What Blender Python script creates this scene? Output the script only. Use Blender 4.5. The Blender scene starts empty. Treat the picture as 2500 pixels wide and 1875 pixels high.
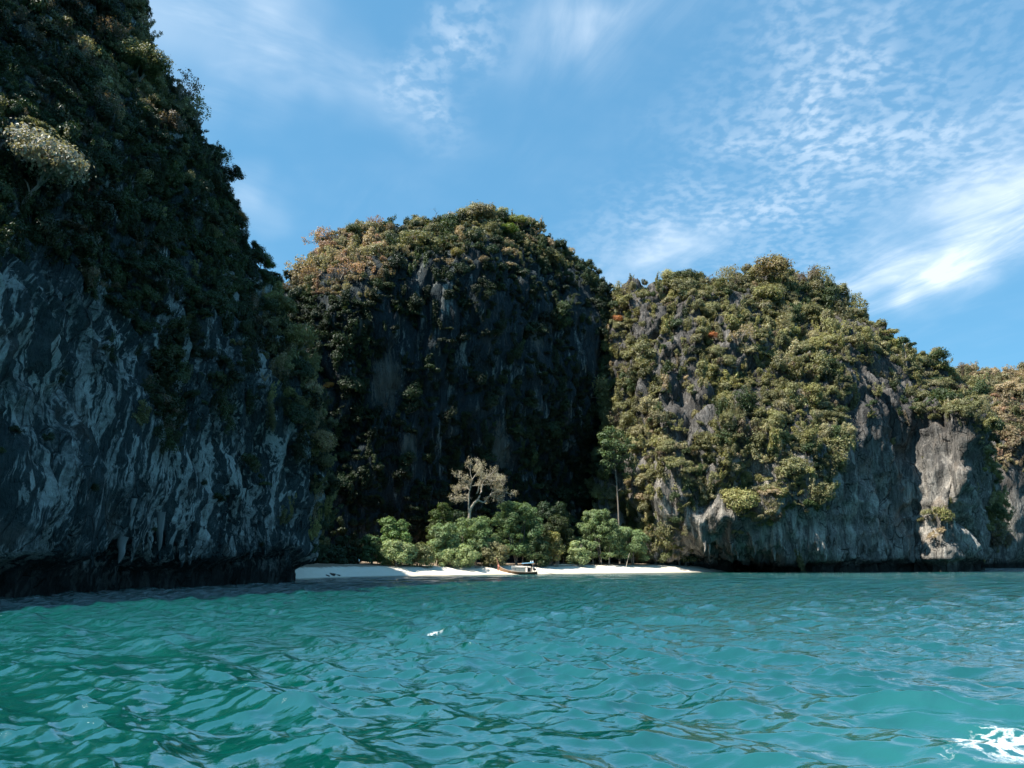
import bpy, math, random
import numpy as np
from mathutils import Vector, Matrix, Quaternion

# ---------------------------------------------------------------- camera, sky, sun, exposure
SC = bpy.context.scene
COL = SC.collection
F_PX, CX, CY, HORIZON, CAM_H = 1888.0, 1250.0, 937.5, 1369.0, 3.0
PITCH = math.atan((HORIZON - CY) / F_PX)
cam_data = bpy.data.cameras.new('camera')
cam_data.sensor_width = 36.0
cam_data.lens = F_PX / 2500.0 * 36.0
cam_data.clip_start = 0.2
cam_data.clip_end = 8000.0
cam = bpy.data.objects.new('camera', cam_data)
COL.objects.link(cam)
cam.location = (0, 0, CAM_H)
cam.rotation_euler = (math.pi / 2 + PITCH, 0, 0)
SC.camera = cam

SUN_EL, SUN_AZ = math.radians(54.0), math.radians(-113.0)      # azimuth from +Y (ahead), negative = to the left
SUN = Vector((math.cos(SUN_EL) * math.sin(SUN_AZ), math.cos(SUN_EL) * math.cos(SUN_AZ), math.sin(SUN_EL)))
sun_data = bpy.data.lights.new('sun', 'SUN')
sun_data.energy = 5.0
sun_data.angle = math.radians(0.53)
sun_data.color = (1.0, 0.95, 0.86)
sun = bpy.data.objects.new('sun', sun_data)
COL.objects.link(sun)
sun.rotation_mode = 'QUATERNION'
sun.rotation_quaternion = SUN.to_track_quat('Z', 'Y')
sun.location = SUN * 900

SC.view_settings.view_transform = 'Standard'
SC.view_settings.look = 'None'
SC.view_settings.exposure = 1.0
SC.view_settings.gamma = 1.0
SC.view_settings.use_curve_mapping = False
SC.cycles.use_denoising = True
SC.cycles.max_bounces = 4
SC.cycles.diffuse_bounces = 1
SC.cycles.use_adaptive_sampling = True
SC.cycles.adaptive_threshold = 0.02
SC.cycles.glossy_bounces = 2
SC.cycles.transmission_bounces = 3
SC.cycles.caustics_reflective = False
SC.cycles.caustics_refractive = False
SC.cycles.sample_clamp_indirect = 6.0
SC.cycles.sample_clamp_direct = 8.0

cp, sp = math.cos(PITCH), math.sin(PITCH)
def ray(px, py):
    x, y = (px - CX) / F_PX, (CY - py) / F_PX
    return np.array([x, cp - y * sp, sp + y * cp])
def at(px, py, D):                    # point seen at (px, py) whose distance ahead is D metres
    d = ray(px, py)
    return np.array([0, 0, CAM_H]) + d * (D / d[1])
def at_z(px, D, z):                   # point in that column, D ahead, at height z
    c = D * cp + (z - CAM_H) * sp
    return np.array([(px - CX) / F_PX * c, D, z])
def on_plane(px, py, z=0.0):
    d = ray(px, py)
    return np.array([0, 0, CAM_H]) + d * ((z - CAM_H) / d[2])
def proj(P):
    X, Y, Z = P[..., 0], P[..., 1], P[..., 2] - CAM_H
    c = Y * cp + Z * sp
    u = -Y * sp + Z * cp
    return CX + F_PX * X / c, CY - F_PX * u / c

# ---- node helpers
class NT:
    def __init__(s, tree):
        s.t = tree
    def n(s, kind, **kw):
        nd = s.t.nodes.new(kind)
        ins = kw.pop('ins', {})
        for k, v in kw.items():
            setattr(nd, k, v)
        for k, v in ins.items():
            s.set(nd.inputs[k], v)
        return nd
    def set(s, sock, v):
        if isinstance(v, bpy.types.NodeSocket):
            s.t.links.new(v, sock)
        elif isinstance(v, bpy.types.Node):
            s.t.links.new(v.outputs[0], sock)
        else:
            sock.default_value = v
    def m(s, op, a, b=None, c=None, clamp=False):
        nd = s.t.nodes.new('ShaderNodeMath')
        nd.operation = op
        nd.use_clamp = clamp
        for i, v in enumerate((a, b, c)):
            if v is not None:
                s.set(nd.inputs[i], v)
        return nd.outputs[0]
    def v(s, op, a, b=None, scale=None):
        nd = s.t.nodes.new('ShaderNodeVectorMath')
        nd.operation = op
        s.set(nd.inputs[0], a)
        if b is not None:
            s.set(nd.inputs[1], b)
        if scale is not None:
            s.set(nd.inputs['Scale'], scale)
        return nd.outputs['Value'] if op in ('DOT_PRODUCT', 'LENGTH', 'DISTANCE') else nd.outputs[0]
    def noise(s, vec, scale, detail=4, rough=0.55, distort=0.0, out='Fac'):
        nd = s.n('ShaderNodeTexNoise', ins={'Vector': vec, 'Scale': scale, 'Detail': detail, 'Roughness': rough, 'Distortion': distort})
        return nd.outputs[out]
    def ramp(s, fac, stops, interp='LINEAR'):
        nd = s.n('ShaderNodeValToRGB', ins={'Fac': fac})
        nd.color_ramp.interpolation = interp
        el = nd.color_ramp.elements
        while len(el) < len(stops):
            el.new(0.5)
        for e, (p, c) in zip(el, stops):
            e.position = p
            e.color = c if len(c) == 4 else (*c, 1)
        return nd.outputs['Color']
    def step(s, x, lo, hi):
        nd = s.n('ShaderNodeMapRange', interpolation_type='SMOOTHSTEP', ins={'Value': x, 'From Min': lo, 'From Max': hi})
        return nd.outputs[0]
    def mix(s, fac, a, b, mode='MIX'):
        nd = s.n('ShaderNodeMix', data_type='RGBA', blend_type=mode)
        s.set(nd.inputs[0], fac)
        s.set(nd.inputs[6], a if not isinstance(a, tuple) or len(a) == 4 else (*a, 1))
        s.set(nd.inputs[7], b if not isinstance(b, tuple) or len(b) == 4 else (*b, 1))
        return nd.outputs[2]

world = bpy.data.worlds.new('World')
SC.world = world
world.use_nodes = True
W = NT(world.node_tree)
world.node_tree.nodes.clear()
sky = W.n('ShaderNodeTexSky', sky_type='NISHITA')
sky.sun_disc = False
sky.sun_elevation = SUN_EL
sky.sun_rotation = SUN_AZ
sky.altitude = 0.0
sky.air_density = 1.0
sky.dust_density = 0.1
sky.ozone_density = 1.6
gen = W.n('ShaderNodeTexCoord').outputs['Generated']
sep = W.n('ShaderNodeSeparateXYZ', ins={0: gen})
zc = W.m('ADD', W.m('MAXIMUM', sep.outputs[2], 0.0), 0.10)
plane = W.v('DIVIDE', gen, W.n('ShaderNodeCombineXYZ', ins={0: zc, 1: zc, 2: 1.0}))
plane = W.v('MULTIPLY', plane, (1, 1, 0))
warp = W.v('SCALE', W.v('SUBTRACT', W.noise(gen, 9.0, 2, 0.6, out='Color'), (0.5, 0.5, 0.5)), scale=0.13)
gw = W.v('ADD', gen, warp)
def blob(px, py, su, sv, ang):                    # a soft patch of cloud round one direction of the sky
    c = ray(px, py); c = c / np.linalg.norm(c)
    r = np.array([1.0, 0, 0]); r -= c * r.dot(c); r /= np.linalg.norm(r)
    u = np.cross(r, c)
    a = math.radians(ang)
    M = Matrix((r * math.cos(a) + u * math.sin(a), -r * math.sin(a) + u * math.cos(a), np.cross(r, u))).transposed()
    mp = W.n('ShaderNodeMapping', vector_type='TEXTURE', ins={'Vector': gw, 'Location': tuple(c), 'Rotation': tuple(M.to_euler()), 'Scale': (1.9 * su / F_PX, 1.9 * sv / F_PX, 0.6)})
    return W.n('ShaderNodeTexGradient', gradient_type='QUADRATIC_SPHERE', ins={'Vector': mp}).outputs['Fac']
def total(items):
    acc = 0.0
    for amp, b in items:
        acc = W.m('MULTIPLY_ADD', b, amp, acc)
    return acc
rotm = W.n('ShaderNodeMapping', vector_type='TEXTURE', ins={'Vector': plane, 'Rotation': (0, 0, math.radians(112)), 'Scale': (1.0, 0.3, 1.0)})
wisp = W.step(W.noise(rotm, 1.7, 6, 0.60, 0.7), 0.34, 0.74)
rotl = W.n('ShaderNodeMapping', vector_type='TEXTURE', ins={'Vector': plane, 'Rotation': (0, 0, math.radians(28)), 'Scale': (1.0, 0.34, 1.0)})
wisp_l = W.step(W.noise(rotl, 1.5, 5, 0.6, 0.7), 0.34, 0.74)
cells = W.step(W.noise(W.v('ADD', plane, W.v('SCALE', warp, scale=0.5)), 38.0, 3.0, 0.5, 0.0), 0.36, 0.66)
patch = W.step(W.noise(plane, 3.2, 3, 0.6), 0.34, 0.66)
m_cell = total([(1.0, blob(2080, 200, 380, 230, 28)), (0.9, blob(1990, 380, 300, 110, 32)), (0.8, blob(2420, 60, 360, 250, 20)),
                (0.75, blob(1740, 560, 400, 150, 22)), (1.3, blob(1025, 225, 120, 70, -30)), (1.3, blob(1120, 75, 120, 70, 10)),
                (0.45, blob(2300, 480, 360, 160, 25))])
m_left = total([(1.7, blob(370, 40, 260, 140, -15)), (0.7, blob(660, 150, 300, 80, -15)), (0.5, blob(625, 500, 60, 50, -50))])
m_wisp = total([(0.85, blob(1450, 70, 190, 90, 25)),
                (1.35, blob(2330, 595, 300, 75, 30)), (1.0, blob(2230, 665, 220, 50, 16)), (0.6, blob(2460, 440, 220, 150, 30)),
                (0.9, blob(1600, 640, 190, 55, 12))])
a1 = W.m('MULTIPLY', m_cell, W.m('MULTIPLY_ADD', cells, 0.25, 0.06))
a1 = W.m('MULTIPLY', a1, W.m('MULTIPLY_ADD', patch, 0.75, 0.25))
a2 = W.m('MULTIPLY', m_wisp, W.m('MULTIPLY_ADD', wisp, 0.50, 0.14))
a2 = W.m('MULTIPLY_ADD', m_left, W.m('MULTIPLY_ADD', wisp_l, 0.50, 0.14), a2)
a3 = W.m('MULTIPLY', W.m('MULTIPLY', patch, wisp), 0.05)
alpha = W.m('MINIMUM', W.m('ADD', W.m('ADD', a1, a2), a3), 0.82)
alpha = W.m('MULTIPLY', alpha, W.step(sep.outputs[2], 0.02, 0.15))
skycol = W.mix(1.0, W.n('ShaderNodeGamma', ins={0: sky.outputs[0], 1: 0.35}).outputs[0], (0.50, 1.16, 1.66), 'MULTIPLY')
cloudcol = (3.7, 4.1, 4.5, 1)
bgcol = W.mix(alpha, skycol, cloudcol)
bg = W.n('ShaderNodeBackground', ins={'Color': bgcol, 'Strength': 0.15})
wo = W.n('ShaderNodeOutputWorld', ins={'Surface': bg.outputs[0]})
world.cycles.sampling_method = 'NONE'

# ---------------------------------------------------------------- helpers
RNG = np.random.default_rng(11)
random.seed(5)
def hash3(ix, iy, iz, seed):
    h = (ix.astype(np.int64) * 374761393 + iy.astype(np.int64) * 668265263 + iz.astype(np.int64) * 2147483647 + seed * 1274126177) & 0xffffffff
    h = ((h ^ (h >> 13)) * 1274126177) & 0xffffffff
    h = ((h ^ (h >> 16)) * 2246822519) & 0xffffffff
    return ((h ^ (h >> 15)) & 0xffff) / 32767.5 - 1.0
def vnoise(x, y, z, seed=0):
    ix, iy, iz = np.floor(x), np.floor(y), np.floor(z)
    fx, fy, fz = x - ix, y - iy, z - iz
    ux, uy, uz = (f * f * f * (f * (f * 6 - 15) + 10) for f in (fx, fy, fz))
    r = 0
    for dx in (0, 1):
        wx = ux if dx else 1 - ux
        for dy in (0, 1):
            wy = uy if dy else 1 - uy
            for dz in (0, 1):
                wz = uz if dz else 1 - uz
                r = r + wx * wy * wz * hash3(ix + dx, iy + dy, iz + dz, seed)
    return r
def fbm(x, y, z, octv=4, seed=0, gain=0.5):
    a, s, r = 1.0, 1.0, 0
    for o in range(octv):
        r = r + a * vnoise(x * s, y * s, z * s, seed + o * 17)
        a *= gain; s *= 2.03
    return r
def inside(poly, x, y):
    poly = np.array(poly, float)
    res = np.zeros(x.shape, bool)
    j = len(poly) - 1
    for i in range(len(poly)):
        xi, yi = poly[i]; xj, yj = poly[j]
        c = ((yi > y) != (yj > y)) & (x < (xj - xi) * (y - yi) / (yj - yi + 1e-9) + xi)
        res ^= c
        j = i
    return res
def tag(o, label=None, cat=None, group=None, kind=None):
    if label: o['label'] = label
    if cat: o['category'] = cat
    if group: o['group'] = group
    if kind: o['kind'] = kind
    return o
def link(o, parent=None):
    COL.objects.link(o)
    if parent is not None:
        o.parent = parent
    return o
def mesh_np(name, V, Fq, mat=None, smooth=False):
    me = bpy.data.meshes.new(name)
    V = np.asarray(V, np.float32); Fq = np.asarray(Fq, np.int32)
    me.vertices.add(len(V)); me.vertices.foreach_set('co', V.ravel())
    k = Fq.shape[1]
    me.loops.add(Fq.size); me.loops.foreach_set('vertex_index', Fq.ravel())
    me.polygons.add(len(Fq))
    me.polygons.foreach_set('loop_start', np.arange(0, Fq.size, k, dtype=np.int32))
    me.polygons.foreach_set('loop_total', np.full(len(Fq), k, np.int32))
    me.polygons.foreach_set('use_smooth', np.full(len(Fq), smooth))
    me.update(calc_edges=True)
    if mat is not None:
        me.materials.append(mat)
    return me
def obj(name, me, parent=None):
    return link(bpy.data.objects.new(name, me), parent)
def empty(name, loc):
    o = bpy.data.objects.new(name, None)
    o.empty_display_size = 0.3
    o.location = loc
    return link(o)
class MB:                                        # collects quads
    def __init__(s):
        s.V = []; s.F = []; s.n = 0
    def add(s, V, F):
        V = np.asarray(V, float); F = np.asarray(F, int)
        s.V.append(V); s.F.append(F + s.n); s.n += len(V)
        return s
    def tube(s, pts, rad, sides=6):
        pts = np.asarray(pts, float); n = len(pts)
        rad = np.broadcast_to(np.asarray(rad, float), (n,))
        tn = np.gradient(pts, axis=0); tn /= np.linalg.norm(tn, axis=1)[:, None] + 1e-9
        ref = np.array([0.31, 0.17, 0.93]) if abs(tn[0, 2]) < 0.9 else np.array([0.95, 0.2, 0.1])
        a = np.cross(tn, ref); a /= np.linalg.norm(a, axis=1)[:, None] + 1e-9
        b = np.cross(tn, a)
        th = np.arange(sides) / sides * 2 * math.pi
        V = pts[:, None] + rad[:, None, None] * (a[:, None] * np.cos(th)[None, :, None] + b[:, None] * np.sin(th)[None, :, None])
        F = []
        for i in range(n - 1):
            for j in range(sides):
                k = (j + 1) % sides
                F.append((i * sides + j, i * sides + k, (i + 1) * sides + k, (i + 1) * sides + j))
        return s.add(V.reshape(-1, 3), F)
    def box(s, c, d, rz=0.0):
        x, y, z = (q / 2 for q in d)
        V = np.array([(-x, -y, -z), (x, -y, -z), (x, y, -z), (-x, y, -z), (-x, -y, z), (x, -y, z), (x, y, z), (-x, y, z)])
        if rz:
            R = np.array([[math.cos(rz), -math.sin(rz), 0], [math.sin(rz), math.cos(rz), 0], [0, 0, 1]])
            V = V @ R.T
        return s.add(V + np.array(c), [(0, 3, 2, 1), (4, 5, 6, 7), (0, 1, 5, 4), (1, 2, 6, 5), (2, 3, 7, 6), (3, 0, 4, 7)])
    def grid(s, P):
        nu, nv = P.shape[:2]
        i, j = np.meshgrid(np.arange(nu - 1), np.arange(nv - 1), indexing='ij')
        F = np.stack([i * nv + j, (i + 1) * nv + j, (i + 1) * nv + j + 1, i * nv + j + 1], -1).reshape(-1, 4)
        return s.add(P.reshape(-1, 3), F)
    def mesh(s, name, mat, smooth=False):
        return mesh_np(name, np.concatenate(s.V), np.concatenate(s.F), mat, smooth)

# ---------------------------------------------------------------- materials
def new_mat(name):
    m = bpy.data.materials.new(name)
    m.use_nodes = True
    m.node_tree.nodes.clear()
    T = NT(m.node_tree)
    out = T.n('ShaderNodeOutputMaterial')
    return m, T, out
def principled(T, out, col, rough=0.7, spec=0.3, normal=None, **kw):
    p = T.n('ShaderNodeBsdfPrincipled')
    T.set(p.inputs['Base Color'], col if not isinstance(col, tuple) or len(col) == 4 else (*col, 1))
    T.set(p.inputs['Roughness'], rough)
    T.set(p.inputs['Specular IOR Level'], spec)
    for k, v in kw.items():
        T.set(p.inputs[k], v)
    if normal is not None:
        T.set(p.inputs['Normal'], normal)
    if out is not None:
        T.set(out.inputs['Surface'], p.outputs[0])
    return p
def simple(name, col, rough=0.7, spec=0.3, var=0.25, scale=6.0, bump=0.0):
    m, T, out = new_mat(name)
    pos = T.n('ShaderNodeTexCoord').outputs['Object']
    nz = T.noise(pos, scale, 5, 0.6)
    c = T.mix(nz, tuple(q * (1 - var) for q in col), tuple(min(1, q * (1 + var)) for q in col))
    nrm = T.n('ShaderNodeBump', ins={'Strength': bump, 'Height': nz}).outputs[0] if bump else None
    principled(T, out, c, rough, spec, nrm)
    return m

def rock_material(name, dark, mid, pale, warm, warm_amt, pale_lo=0.55, pale_hi=0.66, slant=(0.0, 0.0), freq=1.0, patchy=0.5, crack=0.35, bend=14.0, stretch=0.085, upper=0.0, scars=()):
    m, T, out = new_mat(name)
    pos = T.n('ShaderNodeNewGeometry').outputs['Position']
    s = T.n('ShaderNodeSeparateXYZ', ins={0: pos})
    # water-worn streaks run down the wall and bend with a slow warp
    wv = T.v('SCALE', T.v('SUBTRACT', T.noise(pos, 0.045, 2, 0.5, out='Color'), (0.5, 0.5, 0.5)), scale=bend)
    wv2 = T.v('SCALE', T.v('SUBTRACT', T.noise(pos, 0.5, 2, 0.5, out='Color'), (0.5, 0.5, 0.5)), scale=1.1)
    q = T.v('ADD', T.v('ADD', pos, wv), wv2)
    sh = T.n('ShaderNodeCombineXYZ', ins={0: T.m('MULTIPLY', s.outputs[2], slant[0]), 1: T.m('MULTIPLY', s.outputs[2], slant[1]), 2: 0.0})
    q = T.v('ADD', q, sh)
    st = T.v('MULTIPLY', q, (1, 1, stretch))
    n1 = T.noise(st, 0.42 * freq, 6, 0.62)
    n2 = T.noise(st, 1.7 * freq, 5, 0.6)
    nb = T.noise(pos, 0.10, 4, 0.6)
    nf = T.noise(pos, 2.2, 6, 0.65)
    base = T.ramp(T.m('MULTIPLY_ADD', nf, 0.45, T.m('MULTIPLY', n2, 0.6)), [(0.33, dark), (0.50, tuple((a + b) / 2 for a, b in zip(dark, mid))), (0.68, mid)])
    pm = T.m('MULTIPLY', T.step(T.m('MULTIPLY_ADD', n2, 0.35, T.m('MULTIPLY', n1, 0.75)), pale_lo, pale_hi), T.step(T.m('MULTIPLY_ADD', nf, 0.4, nb), 0.48 + 0.2 * patchy, 0.82))
    colr = T.mix(pm, base, T.mix(nf, tuple(v * 0.75 for v in pale), pale))
    wm = T.m('MULTIPLY', T.step(T.noise(pos, 0.13, 5, 0.65), 0.54, 0.68), warm_amt)
    colr = T.mix(wm, colr, warm)
    if upper:                      # old weathered crag above, fresher stone below
        um = T.m('MULTIPLY', T.step(T.m('MULTIPLY_ADD', nb, 40.0, s.outputs[2]), 38.0, 62.0), upper)
        colr = T.mix(um, colr, T.mix(1.0, colr, (0.30, 0.31, 0.34, 1), 'MULTIPLY'))
    for (c, rx, rz) in scars:      # pale places where slabs have come away
        ex = T.m('DIVIDE', T.m('SUBTRACT', s.outputs[0], float(c[0])), rx)
        ez = T.m('DIVIDE', T.m('SUBTRACT', s.outputs[2], float(c[2])), rz)
        e2 = T.m('ADD', T.m('MULTIPLY', ex, ex), T.m('MULTIPLY', ez, ez))
        sm = T.m('SUBTRACT', 1.0, T.step(T.m('ADD', e2, T.m('ADD', T.m('MULTIPLY', T.m('SUBTRACT', n2, 0.5), 4.0), T.m('MULTIPLY', T.m('SUBTRACT', n1, 0.5), 4.0))), 0.3, 0.9))
        colr = T.mix(T.m('MULTIPLY', sm, 0.7), colr, T.mix(n2, (0.06, 0.06, 0.055), (0.26, 0.24, 0.20)))
    # cracks
    vor = T.n('ShaderNodeTexVoronoi', feature='DISTANCE_TO_EDGE', ins={'Vector': T.v('MULTIPLY', q, (1, 1, 0.42)), 'Scale': 0.30 * freq})
    cr = T.m('MAXIMUM', T.step(vor.outputs['Distance'], 0.0, 0.03), T.step(nb, 0.45, 0.55))
    colr = T.mix(T.m('MULTIPLY', T.m('SUBTRACT', 1.0, cr), crack), colr, tuple(v * 0.35 for v in dark))
    # black tide band of algae just above the sea
    tide = T.m('SUBTRACT', 1.0, T.step(T.m('MULTIPLY_ADD', nf, 2.5, s.outputs[2]), 2.6, 5.0))
    colr = T.mix(T.m('MULTIPLY', tide, 0.85), colr, (0.018, 0.02, 0.018))
    h = T.m('ADD', T.m('MULTIPLY', n2, 0.9), T.m('ADD', T.m('MULTIPLY', nf, 0.35), T.m('MULTIPLY', cr, 0.35)))
    bp = T.n('ShaderNodeBump', ins={'Strength': 1.0, 'Distance': 0.9, 'Height': h})
    principled(T, out, colr, 0.88, 0.15, bp.outputs[0])
    return m
ROCK_L = rock_material('rock_dark_wall', (0.011, 0.020, 0.022), (0.062, 0.088, 0.090), (0.46, 0.48, 0.45), (0.13, 0.11, 0.085), 0.35, 0.54, 0.605, slant=(0.0, -0.25), patchy=0.1, bend=8.0, freq=1.6, stretch=0.055)  # here and on the dome, shade is deepened in the stone colour
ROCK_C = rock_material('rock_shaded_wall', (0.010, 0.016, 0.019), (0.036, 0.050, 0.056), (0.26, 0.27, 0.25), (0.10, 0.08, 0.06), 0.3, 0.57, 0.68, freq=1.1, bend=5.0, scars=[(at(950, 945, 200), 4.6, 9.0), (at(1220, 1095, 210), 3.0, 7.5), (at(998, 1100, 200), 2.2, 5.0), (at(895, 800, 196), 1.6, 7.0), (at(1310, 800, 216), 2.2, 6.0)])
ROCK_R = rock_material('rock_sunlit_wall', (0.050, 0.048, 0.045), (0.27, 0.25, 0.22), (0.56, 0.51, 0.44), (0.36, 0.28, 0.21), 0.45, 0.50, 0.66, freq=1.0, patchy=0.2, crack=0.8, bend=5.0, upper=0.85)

def leaf_nodes(T, out, tint):
    geo = T.n('ShaderNodeNewGeometry')
    r = geo.outputs['Random Per Island']
    nz = T.noise(geo.outputs['Position'], 0.45, 3)
    val = T.m('MULTIPLY', T.m('MULTIPLY_ADD', r, 0.50, 0.75), T.m('MULTIPLY_ADD', nz, 0.5, 0.75))
    hs = T.n('ShaderNodeHueSaturation', ins={'Hue': T.m('MULTIPLY_ADD', T.m('SUBTRACT', r, 0.5), 0.05, 0.5), 'Saturation': T.m('MULTIPLY_ADD', nz, 0.4, 0.8), 'Value': val, 'Color': tint})
    p = principled(T, None, hs.outputs[0], 0.48, 0.35)
    tr = T.n('ShaderNodeBsdfTranslucent', ins={'Color': T.mix(1.0, hs.outputs[0], (1.25, 1.15, 0.55, 1), 'MULTIPLY')})
    mx = T.n('ShaderNodeMixShader', ins={0: 0.30, 1: p.outputs[0], 2: tr.outputs[0]})
    T.set(out.inputs['Surface'], mx.outputs[0])
LEAF, T_, o_ = new_mat('leaves')
leaf_nodes(T_, o_, T_.n('ShaderNodeObjectInfo').outputs['Color'])
LEAF_I, T_, o_ = new_mat('leaves_mass')
leaf_nodes(T_, o_, T_.n('ShaderNodeAttribute', attribute_type='INSTANCER', attribute_name='tint').outputs['Color'])
BARK = simple('bark', (0.22, 0.19, 0.155), 0.9, 0.1, 0.4, 3.0)
BARK_PALE = simple('bark_pale', (0.42, 0.36, 0.28), 0.85, 0.1, 0.25, 2.0)

# ---------------------------------------------------------------- sea
def build_sea():
    th = np.concatenate([np.linspace(-180, -40, 40)[:-1], np.linspace(-40, 40, 520), np.linspace(40, 180, 40)[1:]]) * math.pi / 180
    r = [0.4]
    while r[-1] < 300:
        q = r[-1]
        r.append(q + max(0.06 if q > 8 else 0.35, q * q * 0.00010, q * 0.0019))
    r = np.concatenate([np.array(r), [330, 420, 600, 1000, 2000, 5000]])
    R, TH = np.meshgrid(r, th, indexing='ij')
    X, Y = R * np.sin(TH), R * np.cos(TH)
    dr = np.gradient(r)[:, None]
    rng = np.random.default_rng(4)
    Z = np.zeros_like(X); DX = np.zeros_like(X); DY = np.zeros_like(X)
    main = math.radians(-118)
    waves = [(9.0, 0.04), (6.5, 0.045)]
    for i in range(110):
        lam = math.exp(rng.uniform(math.log(0.22), math.log(3.9)))
        st = 0.046 if lam > 1.2 else (0.052 if lam > 0.5 else 0.036)
        waves.append((lam, st * rng.uniform(0.5, 1.4)))
    gust = 0.95 + 0.55 * fbm(X / 9, Y / 14, X * 0, 2, 3)
    for lam, st in waves:
        k = 2 * math.pi / lam
        a = main + rng.normal(0, 0.5 if lam < 4 else 0.3)
        ca, sa, ph = math.cos(a), math.sin(a), rng.uniform(0, 6.28)
        att = np.clip((lam / (dr * 2.4) - 0.75) / 0.6, 0, 1)
        amp = st / k * att
        rows = np.where(att[:, 0] > 0)[0]
        if len(rows) == 0:
            continue
        e = rows[-1] + 1
        ph_ = k * (ca * X[:e] + sa * Y[:e]) + ph
        g = gust[:e] if lam < 1.6 else 1.0
        sn, cs = np.sin(ph_), np.cos(ph_)
        Z[:e] += amp[:e] * g * sn
        DX[:e] += amp[:e] * g * ca * cs * 0.75
        DY[:e] += amp[:e] * g * sa * cs * 0.75
    P = np.stack([X + DX, Y + DY, Z], -1)
    mb = MB().grid(P)
    m, T, out = new_mat('sea_water')
    pos = T.n('ShaderNodeNewGeometry').outputs['Position']
    dist = T.v('LENGTH', pos)
    rip = T.v('MULTIPLY', pos, (1.0, 1.5, 0.3))
    h1 = T.noise(rip, 2.3, 4, 0.55, 0.4)
    h2 = T.noise(rip, 0.55, 3, 0.5, 0.3)
    h3 = T.noise(rip, 0.16, 2, 0.5, 0.2)
    h0 = T.noise(rip, 9.0, 3, 0.6, 0.5)
    hgt = T.m('ADD', T.m('ADD', T.m('MULTIPLY_ADD', h0, 0.16, T.m('MULTIPLY', h1, 0.50)), T.m('MULTIPLY', h2, 2.0)), T.m('MULTIPLY', T.m('MULTIPLY', h3, 7.0), T.step(dist, 60.0, 140.0)))
    bp = T.n('ShaderNodeBump', ins={'Strength': T.m('MULTIPLY_ADD', T.step(dist, 14.0, 80.0), 0.92, 0.08), 'Distance': 1.0, 'Height': hgt})
    big = T.noise(pos, 0.035, 3, 0.5)
    body = T.mix(big, (0.0, 0.060, 0.046), (0.002, 0.076, 0.062))
    # churned wake: milky water with lacy foam on it
    wc = on_plane(2490, 1830)
    sep_ = T.n('ShaderNodeSeparateXYZ', ins={0: T.v('ADD', pos, T.v('SCALE', T.v('SUBTRACT', T.noise(pos, 0.6, 3, out='Color'), (0.5, 0.5, 0.5)), scale=2.6))})
    ex = T.m('DIVIDE', T.m('SUBTRACT', sep_.outputs[0], float(wc[0]) + 0.55), 2.3)
    ey = T.m('DIVIDE', T.m('SUBTRACT', sep_.outputs[1], float(wc[1]) + 0.2), 1.9)
    rad = T.m('SQRT', T.m('ADD', T.m('MULTIPLY', ex, ex), T.m('MULTIPLY', ey, ey)))
    patch_ = T.m('SUBTRACT', 1.0, T.step(rad, 0.25, 1.25))
    milky = T.m('SUBTRACT', 1.0, T.step(rad, 0.6, 3.2))
    body = T.mix(T.m('MULTIPLY', milky, 0.14), body, (0.05, 0.33, 0.30))
    wp = T.v('ADD', pos, T.v('SCALE', T.noise(pos, 3.0, 3, out='Color'), scale=0.5))
    lace = T.n('ShaderNodeTexVoronoi', feature='DISTANCE_TO_EDGE', ins={'Vector': wp, 'Scale': 3.2}).outputs['Distance']
    fz = T.noise(pos, 2.2, 6, 0.65)
    foam = T.m('MULTIPLY', T.step(T.m('ADD', T.m('MULTIPLY', patch_, 0.85), T.m('SUBTRACT', T.m('MULTIPLY', fz, 0.7), T.m('MULTIPLY', lace, 1.8))), 0.50, 1.0), T.step(patch_, 0.05, 0.3))
    # one small breaking crest farther out
    wc2 = on_plane(1050, 1541)
    d2 = T.v('DISTANCE', T.v('MULTIPLY', pos, (1, 1.8, 0)), (float(wc2[0]), float(wc2[1]) * 1.8, 0))
    foam2 = T.m('MULTIPLY', T.m('SUBTRACT', 1.0, T.step(d2, 0.25, 0.75)), T.step(T.noise(pos, 7.0, 4, 0.7), 0.50, 0.58))
    foam = T.m('MULTIPLY', T.m('MAXIMUM', foam, foam2), T.m('MULTIPLY_ADD', T.step(T.noise(pos, 16.0, 4, 0.7), 0.38, 0.6), 0.6, 0.38))
    rough_ = T.m('MULTIPLY_ADD', T.step(dist, 70.0, 200.0), 0.09, 0.012)
    dif = T.n('ShaderNodeBsdfDiffuse', ins={'Color': body, 'Normal': bp.outputs[0]})
    glo = T.n('ShaderNodeBsdfGlossy', ins={'Color': (0.96, 0.98, 1.0, 1), 'Roughness': rough_, 'Normal': bp.outputs[0]})
    facing = T.n('ShaderNodeLayerWeight', ins={'Blend': 0.5, 'Normal': bp.outputs[0]}).outputs['Facing']
    wat = T.n('ShaderNodeMixShader', ins={0: T.m('MULTIPLY_ADD', T.step(facing, 0.30, 0.90), 0.42, 0.22), 1: dif.outputs[0], 2: glo.outputs[0]})
    fo = principled(T, None, (0.85, 0.88, 0.88), 0.7, 0.2, bp.outputs[0])
    mx = T.n('ShaderNodeMixShader', ins={0: foam, 1: wat.outputs[0], 2: fo.outputs[0]})
    T.set(out.inputs['Surface'], mx.outputs[0])
    o = obj('sea', mb.mesh('sea', m, True))
    tag(o, 'rippled turquoise sea with a lacy white wake', 'sea', kind='structure')
build_sea()

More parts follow.
